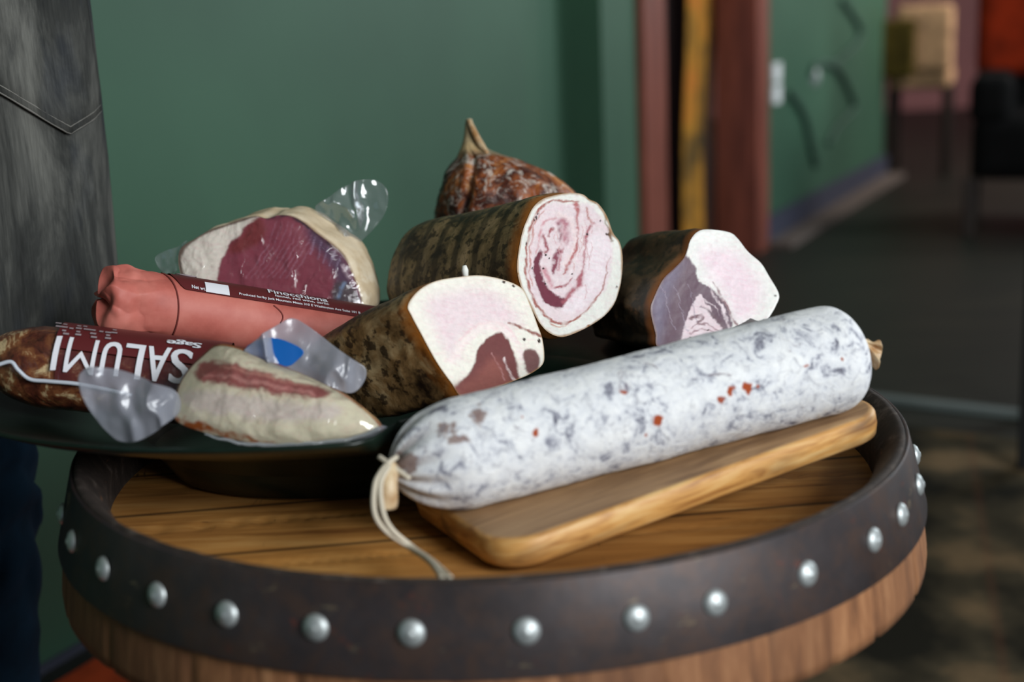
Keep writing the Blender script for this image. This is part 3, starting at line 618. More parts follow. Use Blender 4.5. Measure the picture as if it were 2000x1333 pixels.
# --- pancetta (rolled belly)
T8 = lambda x, y: (980+x/4.165, 360+y/4.165)
OL = [T8(*q) for q in [(250, 190), (330, 120), (450, 85), (545, 72), (650, 82), (710, 125), (780, 160), (850, 260), (900, 395), (955, 475), (978, 600), (970, 760), (945, 880), (900, 990), (820, 1080), (700, 1160), (560, 1225), (470, 1243), (380, 1210), (310, 1140), (262, 1060), (210, 950), (150, 830), (120, 700), (130, 560), (160, 400), (200, 290)]]
def paint_panc(px, py, R_):
    W1, PK, LN, PU = (234, 234, 226), (232, 216, 218), (168, 106, 98), (118, 58, 72)
    ops = [('poly', [(225, 420), (262, 290), (330, 195), (450, 150), (600, 170), (720, 180), (800, 260), (880, 420), (900, 560), (885, 700), (830, 850), (760, 950), (680, 1040), (580, 1105), (500, 1125), (400, 1090), (320, 1030), (260, 940), (220, 820), (200, 640)], PK, 5.),
           ('poly', [(700, 420), (860, 430), (890, 560), (850, 760), (740, 930), (600, 1040), (500, 1050), (510, 960), (640, 850), (690, 650)], (238, 226, 229), 8.),
           ('line', [(620, 150), (450, 135), (330, 180), (250, 300), (212, 420), (192, 560), (196, 700), (222, 840), (268, 960), (335, 1055), (420, 1112), (500, 1134), (580, 1112), (680, 1042), (760, 945), (820, 820), (850, 700), (880, 590)], LN, [10, 16, 22, 22, 20, 20, 20, 22, 20, 16, 22, 26, 22, 16, 14, 10, 8, 4], 2.),
           ('line', [(345, 215), (270, 310), (242, 420), (225, 560), (228, 700), (250, 830)], (196, 140, 132), [6, 14, 14, 12, 10, 5], 2.),
           ('line', [(400, 1130), (450, 1160), (520, 1150)], (196, 140, 120), 8, 1.5),
           ('line', [(440, 270), (360, 300), (310, 380), (300, 470), (268, 560)], (206, 148, 154), [5, 14, 18, 14, 6], 3.),
           ('line', [(470, 250), (560, 300), (590, 420), (575, 560), (520, 650)], (238, 218, 216), 34, 6.),
           ('line', [(600, 165), (606, 220), (600, 280), (612, 360), (612, 440), (596, 530), (560, 630), (490, 725)], (184, 112, 112), [30, 26, 16, 12, 12, 20, 24, 14], 2.5),
           ('line', [(640, 160), (650, 300), (655, 430), (620, 560), (540, 740)], (238, 224, 224), 14, 3.),
           ('line', [(688, 200), (700, 260), (728, 305)], (182, 122, 114), [12, 14, 14], 2.),
           ('line', [(740, 320), (690, 400), (672, 500), (664, 600), (655, 700), (620, 790)], (170, 96, 104), [24, 20, 8, 10, 14, 30], 3.),
           ('poly', [(262, 610), (300, 545), (325, 560), (305, 640), (330, 760), (365, 830), (410, 880), (490, 930), (520, 940), (500, 1000), (455, 1018), (390, 995), (320, 930), (285, 820), (262, 700)], PU, 2.5),
           ('line', [(330, 420), (345, 480), (372, 520), (345, 560)], (156, 86, 94), [26, 24, 22, 20], 3.), ('line', [(410, 352), (382, 385), (376, 430)], (164, 88, 92), 18, 2.5),
           ('line', [(440, 310), (490, 300), (525, 350), (520, 440), (495, 500)], (188, 132, 142), [20, 46, 60, 50, 16], 6.), ('line', [(455, 320), (480, 400), (470, 460)], (142, 82, 96), [26, 28, 10], 4.),
           ('line', [(480, 540), (432, 600), (422, 680), (418, 735)], (140, 76, 90), [40, 56, 44, 10], 3.), ('line', [(500, 520), (470, 620), (455, 700)], (190, 130, 138), [16, 20, 6], 3.),
           ('line', [(432, 845), (500, 832), (570, 775)], (160, 80, 90), [22, 22, 8], 2.5),
           ('line', [(500, 955), (560, 880), (620, 830), (645, 740)], (172, 98, 108), [30, 34, 40, 26], 5.),
           ('line', [(340, 700), (380, 780), (400, 850)], (206, 150, 158), [40, 40, 20], 5.),
           ('dot', [(375, 608), (565, 735), (332, 690), (352, 818), (345, 580), (190, 485), (128, 720), (793, 300), (250, 690), (690, 398), (927, 842), (262, 297), (275, 270), (300, 240), (284, 282)], (48, 34, 36), 10),
           ('dot', [(852, 405), (866, 402)], (70, 48, 38), 16), ('line', [(700, 130), (760, 150)], (110, 84, 70), 10), ('line', [(842, 250), (850, 330), (880, 400), (900, 460)], (122, 92, 66), [8, 10, 30, 14], 3.),
           ('dot', [(700, 1162)], (150, 100, 80), 14)]
    for k in range(16):
        a_ = 60+rng.uniform(0, 230); x_ = 560+a_*rng.uniform(-.9, 1.1); y_ = 600+a_*rng.uniform(-1.6, 1.9); ops.append(('line', [(x_, y_-60), (x_+14*np.sign(x_-560), y_), (x_, y_+60)], (206, 160, 160), [1, 5, 1], 1.5))
    C = paint(px, py, W1, ops, T8, 2.4, .06, .06, 11)
    e = smooth(.955, 1., R_+fbm(np.stack([px, py, 0*px], 1), .05, 3)*.03); C = C*(1-e[:, None]*.8)+lin((158, 112, 56))*e[:, None]*.8
    return C
O = at_depth(1112, 518, 1.065)
rind_p = m_rind('peppered_rind', (52, 45, 32), (132, 112, 76), (166, 142, 104), 46, (176, 106, 40), True, .2)
log('rolled_pancetta', 'thick rolled pancetta with pink swirled cut face and dark peppered rind', 'cured meat', OL, O, (.69, -.70, .18), (-.68, .70, -.20), .19,
    tilt_round(.9), face_m, rind_p, paint_panc)
# --- front ham end (white fat, red lean)
OL = [(796, 597), (816, 569), (850, 550), (902, 541), (940, 539), (985, 548), (1019, 565), (1034, 595), (1049, 636), (1058, 662), (1062, 692), (1059, 712), (1040, 728), (1010, 742), (960, 760), (904, 776), (880, 748), (850, 705), (820, 650), (803, 618)]
def paint_h2(px, py, R_):
    ops = [('poly', [(835, 590), (900, 565), (970, 575), (1010, 620), (1000, 640), (950, 640), (900, 660), (895, 700), (870, 690), (845, 640)], (234, 216, 218), 22.),
           ('line', [(895, 665), (922, 640), (958, 630), (996, 648), (1018, 678)], (238, 212, 212), [4, 5, 6, 5, 4], 3.),
           ('line', [(880, 705), (905, 670), (950, 636), (1000, 660), (1020, 700)], (244, 230, 226), 12, 5.),
           ('poly', [(885, 762), (920, 722), (934, 682), (958, 657), (978, 651), (994, 666), (1004, 692), (1012, 722), (1012, 760), (950, 800), (890, 800)], (116, 66, 64), 3.),
           ('poly', [(880, 765), (925, 735), (960, 700), (985, 720), (1000, 760), (940, 800)], (142, 84, 76), 14.),
           ('poly', [(1022, 690), (1034, 684), (1048, 692), (1054, 710), (1044, 730), (1028, 728), (1022, 708)], (116, 80, 78), 3.),
           ('line', [(990, 633), (1015, 640), (1037, 650), (1058, 658)], (150, 98, 90), [3, 5, 5, 7], 2.),
           ('line', [(985, 700), (1000, 735), (1012, 750)], (226, 210, 208), 4, 2.), ('line', [(960, 690), (975, 720), (985, 745)], (176, 128, 126), 2, 1.5), ('dot', [(1024, 664), (1052, 668), (984, 552), (1001, 560)], (60, 46, 40), 4)]
    C = paint(px, py, (240, 236, 224), ops, warp=2.4, seed=31, grain=.035)
    e = smooth(.97, 1., R_); C = C*(1-e[:, None]*.6)+lin((170, 130, 70))*e[:, None]*.6
    return C
O = at_depth(930, 655, .975)
rind_h = m_rind('blotched_rind', (42, 28, 18), (138, 106, 66), (196, 170, 126), 34, (188, 112, 40), False, .2, (.40, .5, .62))
ham2, c2, P2, n2 = log('cured_ham_end', 'cut ham end with broad white fat and red lean, behind the salami', 'cured meat', OL, O, (.62, -.66, .38), (-.76, .50, -.34), .15,
    [(0, 1), (.05, 1.01), (.45, .96), (.75, .82), (.9, .6), (1, .1)], face_m, rind_h, paint_h2)
v, f = tube([at_depth(909, 545, .985), at_depth(908, 528, .983), at_depth(907, 519, .982)], [.0022, .0025, .0014], 10); obj('fat_nub', v, f, plain('white_fat', (236, 236, 228), .5), ham2)
# --- right ham
T3 = lambda x, y: (1100+x/2.777, 420+y/2.777)
OL = [T3(*q) for q in [(690, 135), (735, 88), (800, 80), (900, 96), (945, 130), (1000, 200), (1070, 262), (1112, 330), (1167, 430), (1150, 495), (1112, 560), (1080, 610), (1030, 670), (900, 720), (700, 735), (520, 722), (498, 640), (472, 520), (490, 450), (540, 350), (600, 290), (655, 230)]]
def paint_h3(px, py, R_):
    ops = [('poly', [(740, 200), (900, 190), (1020, 300), (1080, 430), (1000, 560), (930, 560), (880, 440), (800, 340)], (236, 216, 222), 22.),
           ('poly', [(662, 225), (590, 290), (530, 350), (470, 440), (470, 560), (490, 760), (900, 760), (920, 610), (880, 500), (840, 430), (780, 390), (730, 350), (712, 300)], (92, 62, 78), 2.5),
           ('poly', [(640, 250), (590, 290), (530, 350), (480, 440), (480, 560), (500, 740), (540, 620), (570, 450), (620, 330)], (104, 92, 116), 18.),
           ('poly', [(742, 432), (700, 480), (672, 560), (640, 680), (640, 760), (850, 760), (866, 625), (820, 560), (800, 510), (770, 470)], (222, 204, 208), 2.),
           ('line', [(745, 490), (800, 530), (850, 590), (890, 640)], (100, 74, 84), [3, 14, 22, 12], 2.), ('line', [(760, 455), (820, 500), (850, 550)], (222, 206, 210), [4, 5, 2], 1.5),
           ('line', [(690, 560), (730, 545), (760, 560), (735, 580), (760, 600)], (112, 72, 80), [12, 24, 20, 16, 8], 2.), ('line', [(700, 610), (740, 590), (800, 610), (850, 640)], (150, 116, 122), 7, 1.5), ('line', [(690, 640), (760, 625), (820, 650)], (150, 112, 120), 8, 1.5), ('line', [(680, 670), (740, 655), (800, 680)], (140, 104, 110), 6, 1.5),
           ('line', [(780, 390), (830, 450), (870, 530), (905, 610)], (232, 216, 220), [4, 14, 16, 12], 2.), ('line', [(806, 362), (850, 430), (888, 510), (915, 560), (945, 600)], (128, 84, 90), [4, 12, 12, 12, 10], 1.8), ('line', [(850, 430), (890, 500), (930, 560)], (222, 202, 206), 3, 1.),
           ('dot', [(1148, 440), (1085, 575), (780, 632), (690, 660)], (60, 46, 44), 7)]
    for k in range(14):
        x = 530+k*14; ops.append(('line', [(x, 380+(k % 5)*50), (x+22, 430+(k % 5)*50)], (150, 136, 152), 3, 1.2))
    C = paint(px, py, (234, 234, 228), ops, T3, 2.6, .05, .05, 51)
    e = smooth(.965, 1., R_)*(px < 1345); C = C*(1-e[:, None]*.8)+lin((110, 66, 40))*e[:, None]*.8
    return C
O = at_depth(1400, 570, 1.105)
rind_r = m_rind('dark_smoked_rind', (36, 34, 26), (74, 60, 42), (140, 98, 62), 24, (140, 84, 40), False, .12, (.42, .54, .68))
log('cured_ham_end', 'dark rinded ham with grey purple lean, rightmost of the cut meats', 'cured meat', OL, O, (.38, -.90, .22), (-.62, .76, -.10), .105,
    [(0, 1), (.06, 1.02), (.4, 1.0), (.75, .9), (.9, .7), (1, .2)], face_m, rind_r, paint_h3, rind_noise=(.005, 18))
# --- hanging-tip ham (dark wrinkled sack) at the back
rows = [(233, 911, 921), (240, 908, 924), (258, 907, 931), (275, 904, 939), (288, 900, 947), (300, 893, 968), (310, 888, 1000), (322, 880, 1034), (340, 871, 1068), (362, 864, 1100), (382, 859, 1122), (420, 855, 1142), (470, 856, 1150), (520, 862, 1148), (550, 880, 1130), (575, 910, 1095), (590, 960, 1040)]
dC = 1.27; NAc = 320; ys = np.linspace(233, 590, 200); V = []; att = []
yy = [r[0] for r in rows]; lf = np.interp(ys, yy, [r[1] for r in rows]); rg = np.interp(ys, yy, [r[2] for r in rows])
k_ = np.ones(9)/9; lf = np.convolve(np.pad(lf, 4, 'edge'), k_, 'valid'); rg = np.convolve(np.pad(rg, 4, 'edge'), k_, 'valid')
for y, l_, r_ in zip(ys, lf, rg):
    c = at_depth((l_+r_)/2, y, dC); rx_ = (r_-l_)/2*dC/F; rz_ = min(rx_*1.0, .062+.0*rx_)
    for j in range(NAc):
        q = 2*math.pi*j/NAc; fade = float(smooth(.004, .03, rx_))
        fold = 1-.13*fade*math.exp(-((((q-4.30+.25*(y-300)/100) + math.pi) % (2*math.pi)-math.pi)/.10)**2)-.11*fade*math.exp(-((((q-5.15) + math.pi) % (2*math.pi)-math.pi)/.09)**2)+.03*math.sin(q*7+y*.01)*fade
        V.append(c+RT*(rx_*fold*math.cos(q))+FW*(rz_*fold*math.sin(q)))
        att.append((y-233)/369)
V = np.array(V); V = V + (fbm(V, 30, 4, 3)*.006*np.repeat(smooth(.004, .03, (rg-lf)/2*dC/F), NAc))[:, None]*RT + (fbm(V, 70, 4, 6)*.003)[:, None]*(-FW)*np.repeat(smooth(.004, .03, (rg-lf)/2*dC/F), NAc)[:, None]
cu = NT('wrinkled_cured_skin', .42, Specular_IOR_Level=.5); co = cu.coord(); g = cu.noise(co, 26, 7, .7, .8)
c = cu.ramp(g, [(.36, (30, 18, 15)), (.47, (76, 34, 22)), (.57, (150, 80, 36)), (.66, (204, 140, 84))])
g2 = cu.noise(co, 70, 6, .75, 1.4); c = cu.mix(cu.ramp(g2, [(.52, BW(0)), (.62, BW(.85))]), c, (214, 204, 192))
tt = cu.attr('t').outputs['Fac']; c = cu.mix(cu.ramp(cu.math('ADD', tt, cu.math('MULTIPLY', g, .06)), [(.20, BW(1)), (.25, BW(0))]), c, cu.ramp(g, [(.4, (150, 140, 112)), (.6, (206, 176, 128))]))
cu.col(c); cu.bump(g2, .6, .002)
base = at_depth(1005, 590, dC); t0 = empty('whole_cured_ham', base, 'wrinkled brown whole ham with pointed tip standing behind the pancetta', 'cured meat')
obj('skin', V, grid_faces(200, NAc, True)+[tuple(199*NAc+j for j in range(NAc))], cu.m, t0, attrs={'t': att})
P = catmull([at_depth(916, 236, dC-.004), at_depth(928, 262, dC-.010), at_depth(940, 284, dC-.014), at_depth(952, 300, dC-.022)], 20)
v, f = tube(P, np.interp(np.linspace(0, 1, 20), [0, .2, .7, 1], [.0018, .003, .0034, .0015]), 10); obj('casing_ridge', v, f, gut, t0)
# --- vacuum packed ham at the back left
T5 = lambda x, y: (300+x/4.1667, 340+y/4.1667)
OL = [T5(*q) for q in [(215, 620), (330, 535), (450, 465), (600, 415), (700, 378), (830, 348), (920, 365), (1010, 340), (1110, 345), (1210, 390), (1320, 480), (1430, 560), (1540, 660), (1600, 780), (1650, 900), (1690, 1050), (1640, 1200), (1400, 1290), (1000, 1250), (560, 1120), (300, 960), (215, 790)]]
def paint_v(px, py, R_):
    ops = [('poly', [(900, 330), (820, 385), (745, 425), (700, 500), (625, 555), (592, 650), (552, 700), (528, 830), (520, 1300), (1750, 1300), (1700, 1000), (1600, 750), (1350, 480), (1150, 330)], (140, 66, 80), 2.5),
           ('poly', [(850, 350), (760, 420), (710, 500), (640, 560), (620, 640), (760, 620), (900, 520), (900, 420)], (128, 54, 56), 8.),
           ('poly', [(1250, 420), (1400, 520), (1560, 700), (1640, 900), (1680, 1050), (1500, 1050), (1480, 860), (1400, 700), (1280, 560)], (92, 62, 86), 14.),
           ('line', [(930, 370), (1020, 345), (1120, 350), (1220, 400), (1340, 500), (1450, 590)], (62, 40, 52), [16, 24, 26, 24, 26, 16], 3.),
           ('poly', [(1480, 890), (1560, 880), (1640, 960), (1680, 1050), (1460, 1050)], (84, 70, 76), 6.), ('line', [(1500, 1000), (1530, 930), (1560, 900)], (128, 150, 180), 22, 4.), ('line', [(1545, 760), (1590, 850)], (176, 150, 160), 24, 3.)]
    for k in range(9):
        x = 940+k*46; ops.append(('line', [(x+60, 385+k*6), (x+20, 520), (x-70, 680), (x-190, 850)], (186, 142, 160), [3, 5, 8, 5], 2., .45))
    for k in range(5):
        x = 1320+k*52; ops.append(('line', [(x, 520+k*30), (x-40, 660+k*30)], (186, 168, 196), 6, 1.8, .6))
    C = paint(px, py, (236, 226, 212), ops, T5, 2.0, .05, .05, 71)
    e = smooth(.95, .99, R_+fbm(np.stack([px, py, 0*px], 1), .03, 3)*.04)*(px < 500); C = C*(1-e[:, None]*.85)+lin((88, 50, 26))*e[:, None]*.85
    return C
O = at_depth(530, 560, 1.13)
lean_m = m_attr_color('packed_lean', .3, .05, coat=.3); cream = m_rind('cream_fat_edge', (206, 184, 150), (222, 206, 178), (234, 224, 204), 14, (120, 84, 58), False, .03)
vh, cv, PV, nv = log('vacuum_packed_ham', 'vacuum packed purple red ham piece at the back left of the dish', 'cured meat', OL, O, (.05, -.93, .36), (.34, .90, .08), .055,
    [(0, 1), (.1, 1.02), (.6, 1.0), (.9, .9), (1, .6)], lean_m, cream, paint_v)
film = m_film('clear_vacuum_film', .05, bsc=70, bst=.6, gloss=.09)
# film skin over the face
V = []; rr_ = np.linspace(0, 1, 60)
for r_ in rr_:
    q = cv+(PV-cv)*r_*1.025; V.append(q+nv*(.004-.004*r_**6))
V = np.array(V).reshape(-1, 3); V = V+nv*(fbm(V*np.array([1, .4, .35]), 40, 3, 12)*.0022+np.abs(fbm(V, 70, 2, 15))*.0012)[:, None]; fm = obj('film', V, grid_faces(60, 256, True), film, vh); fm['label'] = 'clear shrink film'
def sheet(name, OLp, depth, mat, parent, amp=.006, sc=22, ridge=0., N=100, M_=36, slope=(0, 0), seed=0):
    Q = even(OLp, N); c = Q.mean(0); V = []
    for i in range(M_):
        for p in Q:
            q = c+(p-c)*i/(M_-1); V.append(pd(q[0], q[1], depth+slope[0]*(q[0]-c[0])/100+slope[1]*(q[1]-c[1])/100))
    V = np.array(V); nz = fbm(V, sc, 4, 40+seed)*amp*2; rd_ = (1-np.abs(fbm(V*np.array([1, .5, .4]), sc*1.6, 3, 60+seed))*2.2)**3*ridge
    V = V-FW*(nz+rd_)[:, None]; o = obj(name, V, grid_faces(M_, N, True), mat, parent); sm = o.modifiers.new('t', 'SOLIDIFY'); sm.thickness = .0004; return o
tailm = m_film('crinkled_clear_film', .06, bsc=40, bst=.5, gloss=.08, cloudy=.07)
sheet('film_tail', [(620, 412), (640, 392), (668, 370), (705, 353), (738, 354), (757, 378), (752, 415), (728, 448), (700, 478), (688, 500), (676, 470), (655, 440)], 1.17, tailm, vh, .006, 20, .012, seed=1)
sheet('film_tail', [(300, 505), (320, 490), (345, 482), (365, 470), (350, 500), (345, 530), (318, 532)], 1.13, tailm, vh, .004, 30, .003, seed=2)
# ================================================================ ROLLS
def roll_frame(A, B, hint=(0, 0, 1)):
    ax = norm(B-A); e1 = norm(np.cross(ax, hint)); 
    if np.dot(e1, -FW) < 0: e1 = -e1     # towards the viewer
    e2 = np.cross(e1, ax) if np.dot(np.cross(e1, ax), [0, 0, 1]) > 0 else np.cross(ax, e1)
    return ax, e1, e2                    # along, towards viewer, up
def text_mesh(body, size, xs=1., sp=1., thick=.014):
    c = bpy.data.curves.new('t', 'FONT'); c.body = body; c.size = size; c.resolution_u = 4; c.space_character = sp; c.fill_mode = 'FRONT'; c.offset = size*thick
    o = bpy.data.objects.new('t', c); COL.objects.link(o); dg = bpy.context.evaluated_depsgraph_get(); me = bpy.data.meshes.new_from_object(o.evaluated_get(dg)); bpy.data.objects.remove(o)
    bm = bmesh.new(); bm.from_mesh(me); bmesh.ops.triangulate(bm, faces=bm.faces[:])
    ysv = [v.co.y for v in bm.verts]; y0, y1 = min(ysv), max(ysv)
    for k in range(1, 9):
        y = y0+(y1-y0)*k/9; bmesh.ops.bisect_plane(bm, geom=bm.verts[:]+bm.edges[:]+bm.faces[:], plane_co=(0, y, 0), plane_no=(0, 1, 0))
    bm.verts.index_update(); V = np.array([v.co[:] for v in bm.verts]); Fc = [tuple(v.index for v in f.verts) for f in bm.faces]; bm.free(); bpy.data.meshes.remove(me)
    V[:, 0] -= V[:, 0].min(); V[:, 0] *= xs; V[:, 1] -= y0
    return V, Fc
class Roll:
    def __init__(s, A, B, r, rfun=None): s.A, s.B, s.r = A, B, r; s.ax, s.e1, s.e2 = roll_frame(A, B); s.L = np.linalg.norm(B-A); s.rf = rfun or (lambda t: np.ones_like(t)*r)
    def pt(s, t, q, dr=0.):             # q: angle up from the viewer-facing side
        t = np.asarray(t, float); q = np.asarray(q, float); r = s.rf(t)+dr
        return s.A+t[..., None]*s.ax+(r*np.cos(q))[..., None]*s.e1+(r*np.sin(q))[..., None]*s.e2
    def find(s, x, y):                  # surface coordinates under a pixel
        best = None; T, Q = np.meshgrid(np.linspace(-.02, s.L, 160), np.linspace(-1.2, 1.75, 160), indexing='ij')
        P = s.pt(T.ravel(), Q.ravel()); a, b = proj(P); k = np.argmin((a-x)**2+(b-y)**2); return float(T.ravel()[k]), float(Q.ravel()[k])
    def patch(s, poly_t, qlo, qhi, dr, n=60, m=24):
        t0_, t1_ = poly_t; T = np.linspace(t0_, t1_, n); V = []
        for t in T:
            a, b = qlo(t), qhi(t)
            for q in np.linspace(a, b, m): V.append(s.pt(t, q, dr))
        return np.array(V), grid_faces(n, m)
    def text(s, body, t0_, q0, size, t_len=None, flip=False, dr=.0012, slope=0., xs=1., hq=None, sp=1.):
        V, Fc = text_mesh(body, size, xs, sp); 
        if t_len: V[:, 0] *= t_len/V[:, 0].max()
        if hq: V[:, 1] *= hq*s.r/V[:, 1].max()
        t = t0_+(-V[:, 0] if flip else V[:, 0]); q = q0+(-V[:, 1] if flip else V[:, 1])/s.r + slope*(t-t0_)
        return s.pt(t, q, dr), Fc
# --- pink paper roll
A, B = at_depth(214, 585, 1.01), at_depth(752, 664, 1.11)
rP = Roll(A, B, .0240)
print('roll', A, B, rP.L)
t0 = empty('paper_wrapped_salami', A+np.array([0, 0, -.0245]), 'pink paper wrapped sausage with maroon label lying on the dish', 'wrapped sausage')
NT_, NQ = 320, 220; V = []; tt = np.linspace(0, 1, NT_)**1.5
E0 = -.012
for t in tt:
    tl_ = E0+(rP.L-E0)*t; u = (tl_-E0)/.016; rad = .0245*(1 if u > 1 else math.sqrt(max(1-(1-u)**3.4, .0004)))
    ue = (rP.L-tl_)/.012; rad *= 1 if ue > 1 else math.sqrt(max(1-(1-ue)**3, .002))
    for q in np.linspace(0, 2*math.pi, NQ, endpoint=False): V.append(rP.A+rP.ax*tl_+rad*(math.cos(q)*rP.e1+math.sin(q)*rP.e2))
V = np.array(V); tl_ = (V-rP.A)@rP.ax; radv = V-rP.A-tl_[:, None]*rP.ax; rn_ = np.linalg.norm(radv, axis=1); nd = radv/(rn_[:, None]+1e-9)
qq = np.arctan2(radv@rP.e2, radv@rP.e1); endw = 1-smooth(E0+.012, E0+.060, tl_); cap = 1-smooth(E0, E0+.012, tl_)
ph = qq*4.5+fbm(V, 26, 3, 5)*5.; fold = 1-np.abs((ph/math.pi) % 2-1)          # sharp triangular folds
cr2 = np.abs(fbm(V, 38, 3, 15))
V = V+nd*((fold-.5)*.0052*endw-(.2-cr2)*.009*endw*(rn_/.0245)+fbm(V, 14, 3, 9)*.0016*(rn_/.0245))[:, None]+rP.ax[None]*(cap*((1-fold)*.009+(1-rn_/.0245)*.003))[:, None]
pp = NT('salmon_butcher_paper', .55, Specular_IOR_Level=.35); g = pp.noise(pp.coord((1, 1, 1)), 16, 5, .6); c = pp.ramp(g, [(.3, (158, 76, 66)), (.5, (190, 104, 92)), (.72, (208, 130, 116))]); pp.col(c); pp.bump(pp.noise(pp.coord(), 90, 4), .25, .001)
obj('paper', V, grid_faces(NT_, NQ, True), pp.m, t0)
for xa, ya, xb, yb in ((318, 525, 338, 655), (532, 598, 546, 632)):     # sausage seams: wrap edges of the paper
    ta, qa = rP.find(xa, ya); tb, qb = rP.find(xb, yb); n = 24
    P = [rP.pt(ta+(tb-ta)*k/n+.004*math.sin(math.pi*k/n), qa+(qb-qa)*k/n, .0009) for k in range(n+1)]; v, f = tube(P, .0006, 6); obj('paper_edge', v, f, plain('paper_fold_line', (120, 50, 44), .8), t0)
maroon = plain('maroon_label', (92, 32, 34), .42, Specular_IOR_Level=.4); white = plain('label_white_ink', (226, 226, 232), .6); grey = plain('label_grey_ink', (150, 136, 140), .6)
tL, qL = rP.find(352, 567); tR, qR = rP.find(715, 624)
print('label', tL, qL, tR, qR, [rP.find(521, y) for y in (569, 565, 559, 555, 550)])
ql = lambda t: qL+(qR-qL)*(t-tL)/(tR-tL) + (.7*(1-min((t-tL+.006)/.010, 1.))**2)
v, f = rP.patch((tL-.006, rP.L-.01), ql, lambda t: 2.3, .0016); o = obj('label_sheet', v, f, maroon, t0); o['label'] = 'maroon paper label'
def rtext(roll, body, xa, ya, xb, yb, px_h, name, mat, par, flip=False, dr=.0024):
    ta, qa = roll.find(xa, ya); tb, qb = roll.find(xb, yb); ta2, qh = roll.find(xa, ya-px_h if not flip else ya+px_h)
    hq = abs(qh-qa); V, Fc = roll.text(body, ta, qa, .01, abs(tb-ta), flip, dr, (qb-qa)/(tb-ta), 1., hq); return obj(name, V, Fc, mat, par, False)
LB = o
def ltext(body, ta, tb, q, hq):
    V, Fc = rP.text(body, ta, q, .01, tb-ta, False, .0024, (qR-qL)/(tR-tL), 1., hq); obj('lettering', V, Fc, white, LB, False)
_t = lambda x, y: rP.find(x, y)[0]
_q = lambda t, up: qL+(qR-qL)*(t-tL)/(tR-tL)+up
f0, f1, n0, n1_, p0, p1 = _t(523, 582), _t(641, 598), _t(535, 586), _t(641, 602), _t(466, 584), _t(702, 619)
ltext('Produced for/by Jack Mountain Meats 310 E Washington Ave Suite 101 B', p0, p1, _q(p0, .07), .11)
ltext('fennel, red wine, garlic', n0, n1_, _q(n0, .23), .13)
ltext('Finocchiona', f0, f1, _q(f0, .40), .24)
rtext(rP, 'Net wt.', 372, 567, 399, 572, 6, 'lettering', white, LB)
ta, qa = rP.find(402, 574); tb, qb = rP.find(448, 582); th_, qh = rP.find(402, 557)
v, f = rP.patch((ta, tb), lambda t: qa-.0, lambda t: qh, .0024, 12, 8); obj('weight_panel', v, f, white, LB)
tc, qc = rP.find(364, 543)
for r_ in (.0078, .0050, .0026):
    P = [rP.pt(tc+r_*math.cos(q), qc+.12+r_*math.sin(q)/.0245, .0022) for q in np.linspace(0, 2*math.pi, 40)]; v, f = tube(P, .00045, 5, False); obj('seal_ring', v, f, grey, LB)
# --- SALUMI vacuum pack
A, B = at_depth(-45, 700, .965), at_depth(500, 765, .985)
LS = np.linalg.norm(B-A); rS = Roll(A, B, .0295)
t0 = empty('salami_pack', A+np.array([.05, 0, -.03]), 'vacuum packed coarse salami with upside down maroon label, leftmost on the dish', 'wrapped sausage')
V = []; NT_, NQ = 320, 180
for t in np.linspace(0, 1, NT_):
    tl_ = rS.L*t; u = tl_/.055; rad = .0295*(1 if u > 1 else max(1-(1-u)**2.0, .01)**.6); ue = (rS.L-tl_)/.03; rad *= 1 if ue > 1 else max(1-(1-ue)**2, .01)**.5
    for q in np.linspace(0, 2*math.pi, NQ, endpoint=False): V.append(rS.A+rS.ax*tl_+rad*(math.cos(q)*rS.e1+math.sin(q)*rS.e2))
V = np.array(V); tl_ = (V-rS.A)@rS.ax; radv = V-rS.A-tl_[:, None]*rS.ax; nd = radv/(np.linalg.norm(radv, axis=1)[:, None]+1e-9)
V = V+nd*(fbm(V, 24, 4, 31)*.003)[:, None]
sm_ = NT('coarse_salami', .22, Specular_IOR_Level=.6, Coat_Weight=.5, Coat_Roughness=.08); co = sm_.coord((1, 1, 1)); n1 = sm_.noise(co, 62, 5, .65, .5)
c = sm_.ramp(n1, [(.34, (44, 22, 17)), (.48, (88, 44, 30)), (.58, (122, 76, 46)), (.65, (200, 176, 134))]); sm_.col(c); sm_.bump(sm_.noise(co, 30, 3, .6, 2.), .6, .004)
obj('sausage', V, grid_faces(NT_, NQ, True), sm_.m, t0)
tA, qA = rS.find(100, 628); tB, qB = rS.find(455, 770)
_, q_low = rS.find(250, 760)
v, f = rS.patch((rS.find(100, 700)[0], rS.L-.02), lambda t: rS.find(250, 700)[1]+.0, lambda t: 2.2, .0030); o = obj('label_sheet', v, f, maroon, t0); o['label'] = 'maroon printed label'; LB = o
v, f = rS.patch((rS.find(100, 700)[0]+.004, rS.L-.02), lambda t: q_low, lambda t: rS.find(250, 700)[1]-.02, .0022, 40, 16)
obj('label_window', v, f, m_film('tinted_label_film', .12, (.25, .05, .06, 1), cloudy=.45), t0)
def utext(body, xr, xl, y0_, y1_, name, mat, slope=0.11):  # upside-down: reads right to left
    ta, qa = rS.find(xr, y0_+slope*(xr-xl)); tb, qb = rS.find(xl, y0_); _, qb2 = rS.find(xl, y1_)
    V, Fc = text_mesh(body, .01, thick=.004); V[:, 0] *= (ta-tb)/V[:, 0].max(); V[:, 1] *= abs(qb-qb2)/V[:, 1].max()
    t = ta-V[:, 0]; q = qa+(qb-qa)*(ta-t)/(ta-tb)-V[:, 1]; pp_ = [(rS.pt(t+d_, q, .0042+k_*.00002), Fc) for k_, d_ in enumerate((-.0005, 0, .0005))]; v, f = join(pp_); return obj(name, v, f, mat, LB, False)
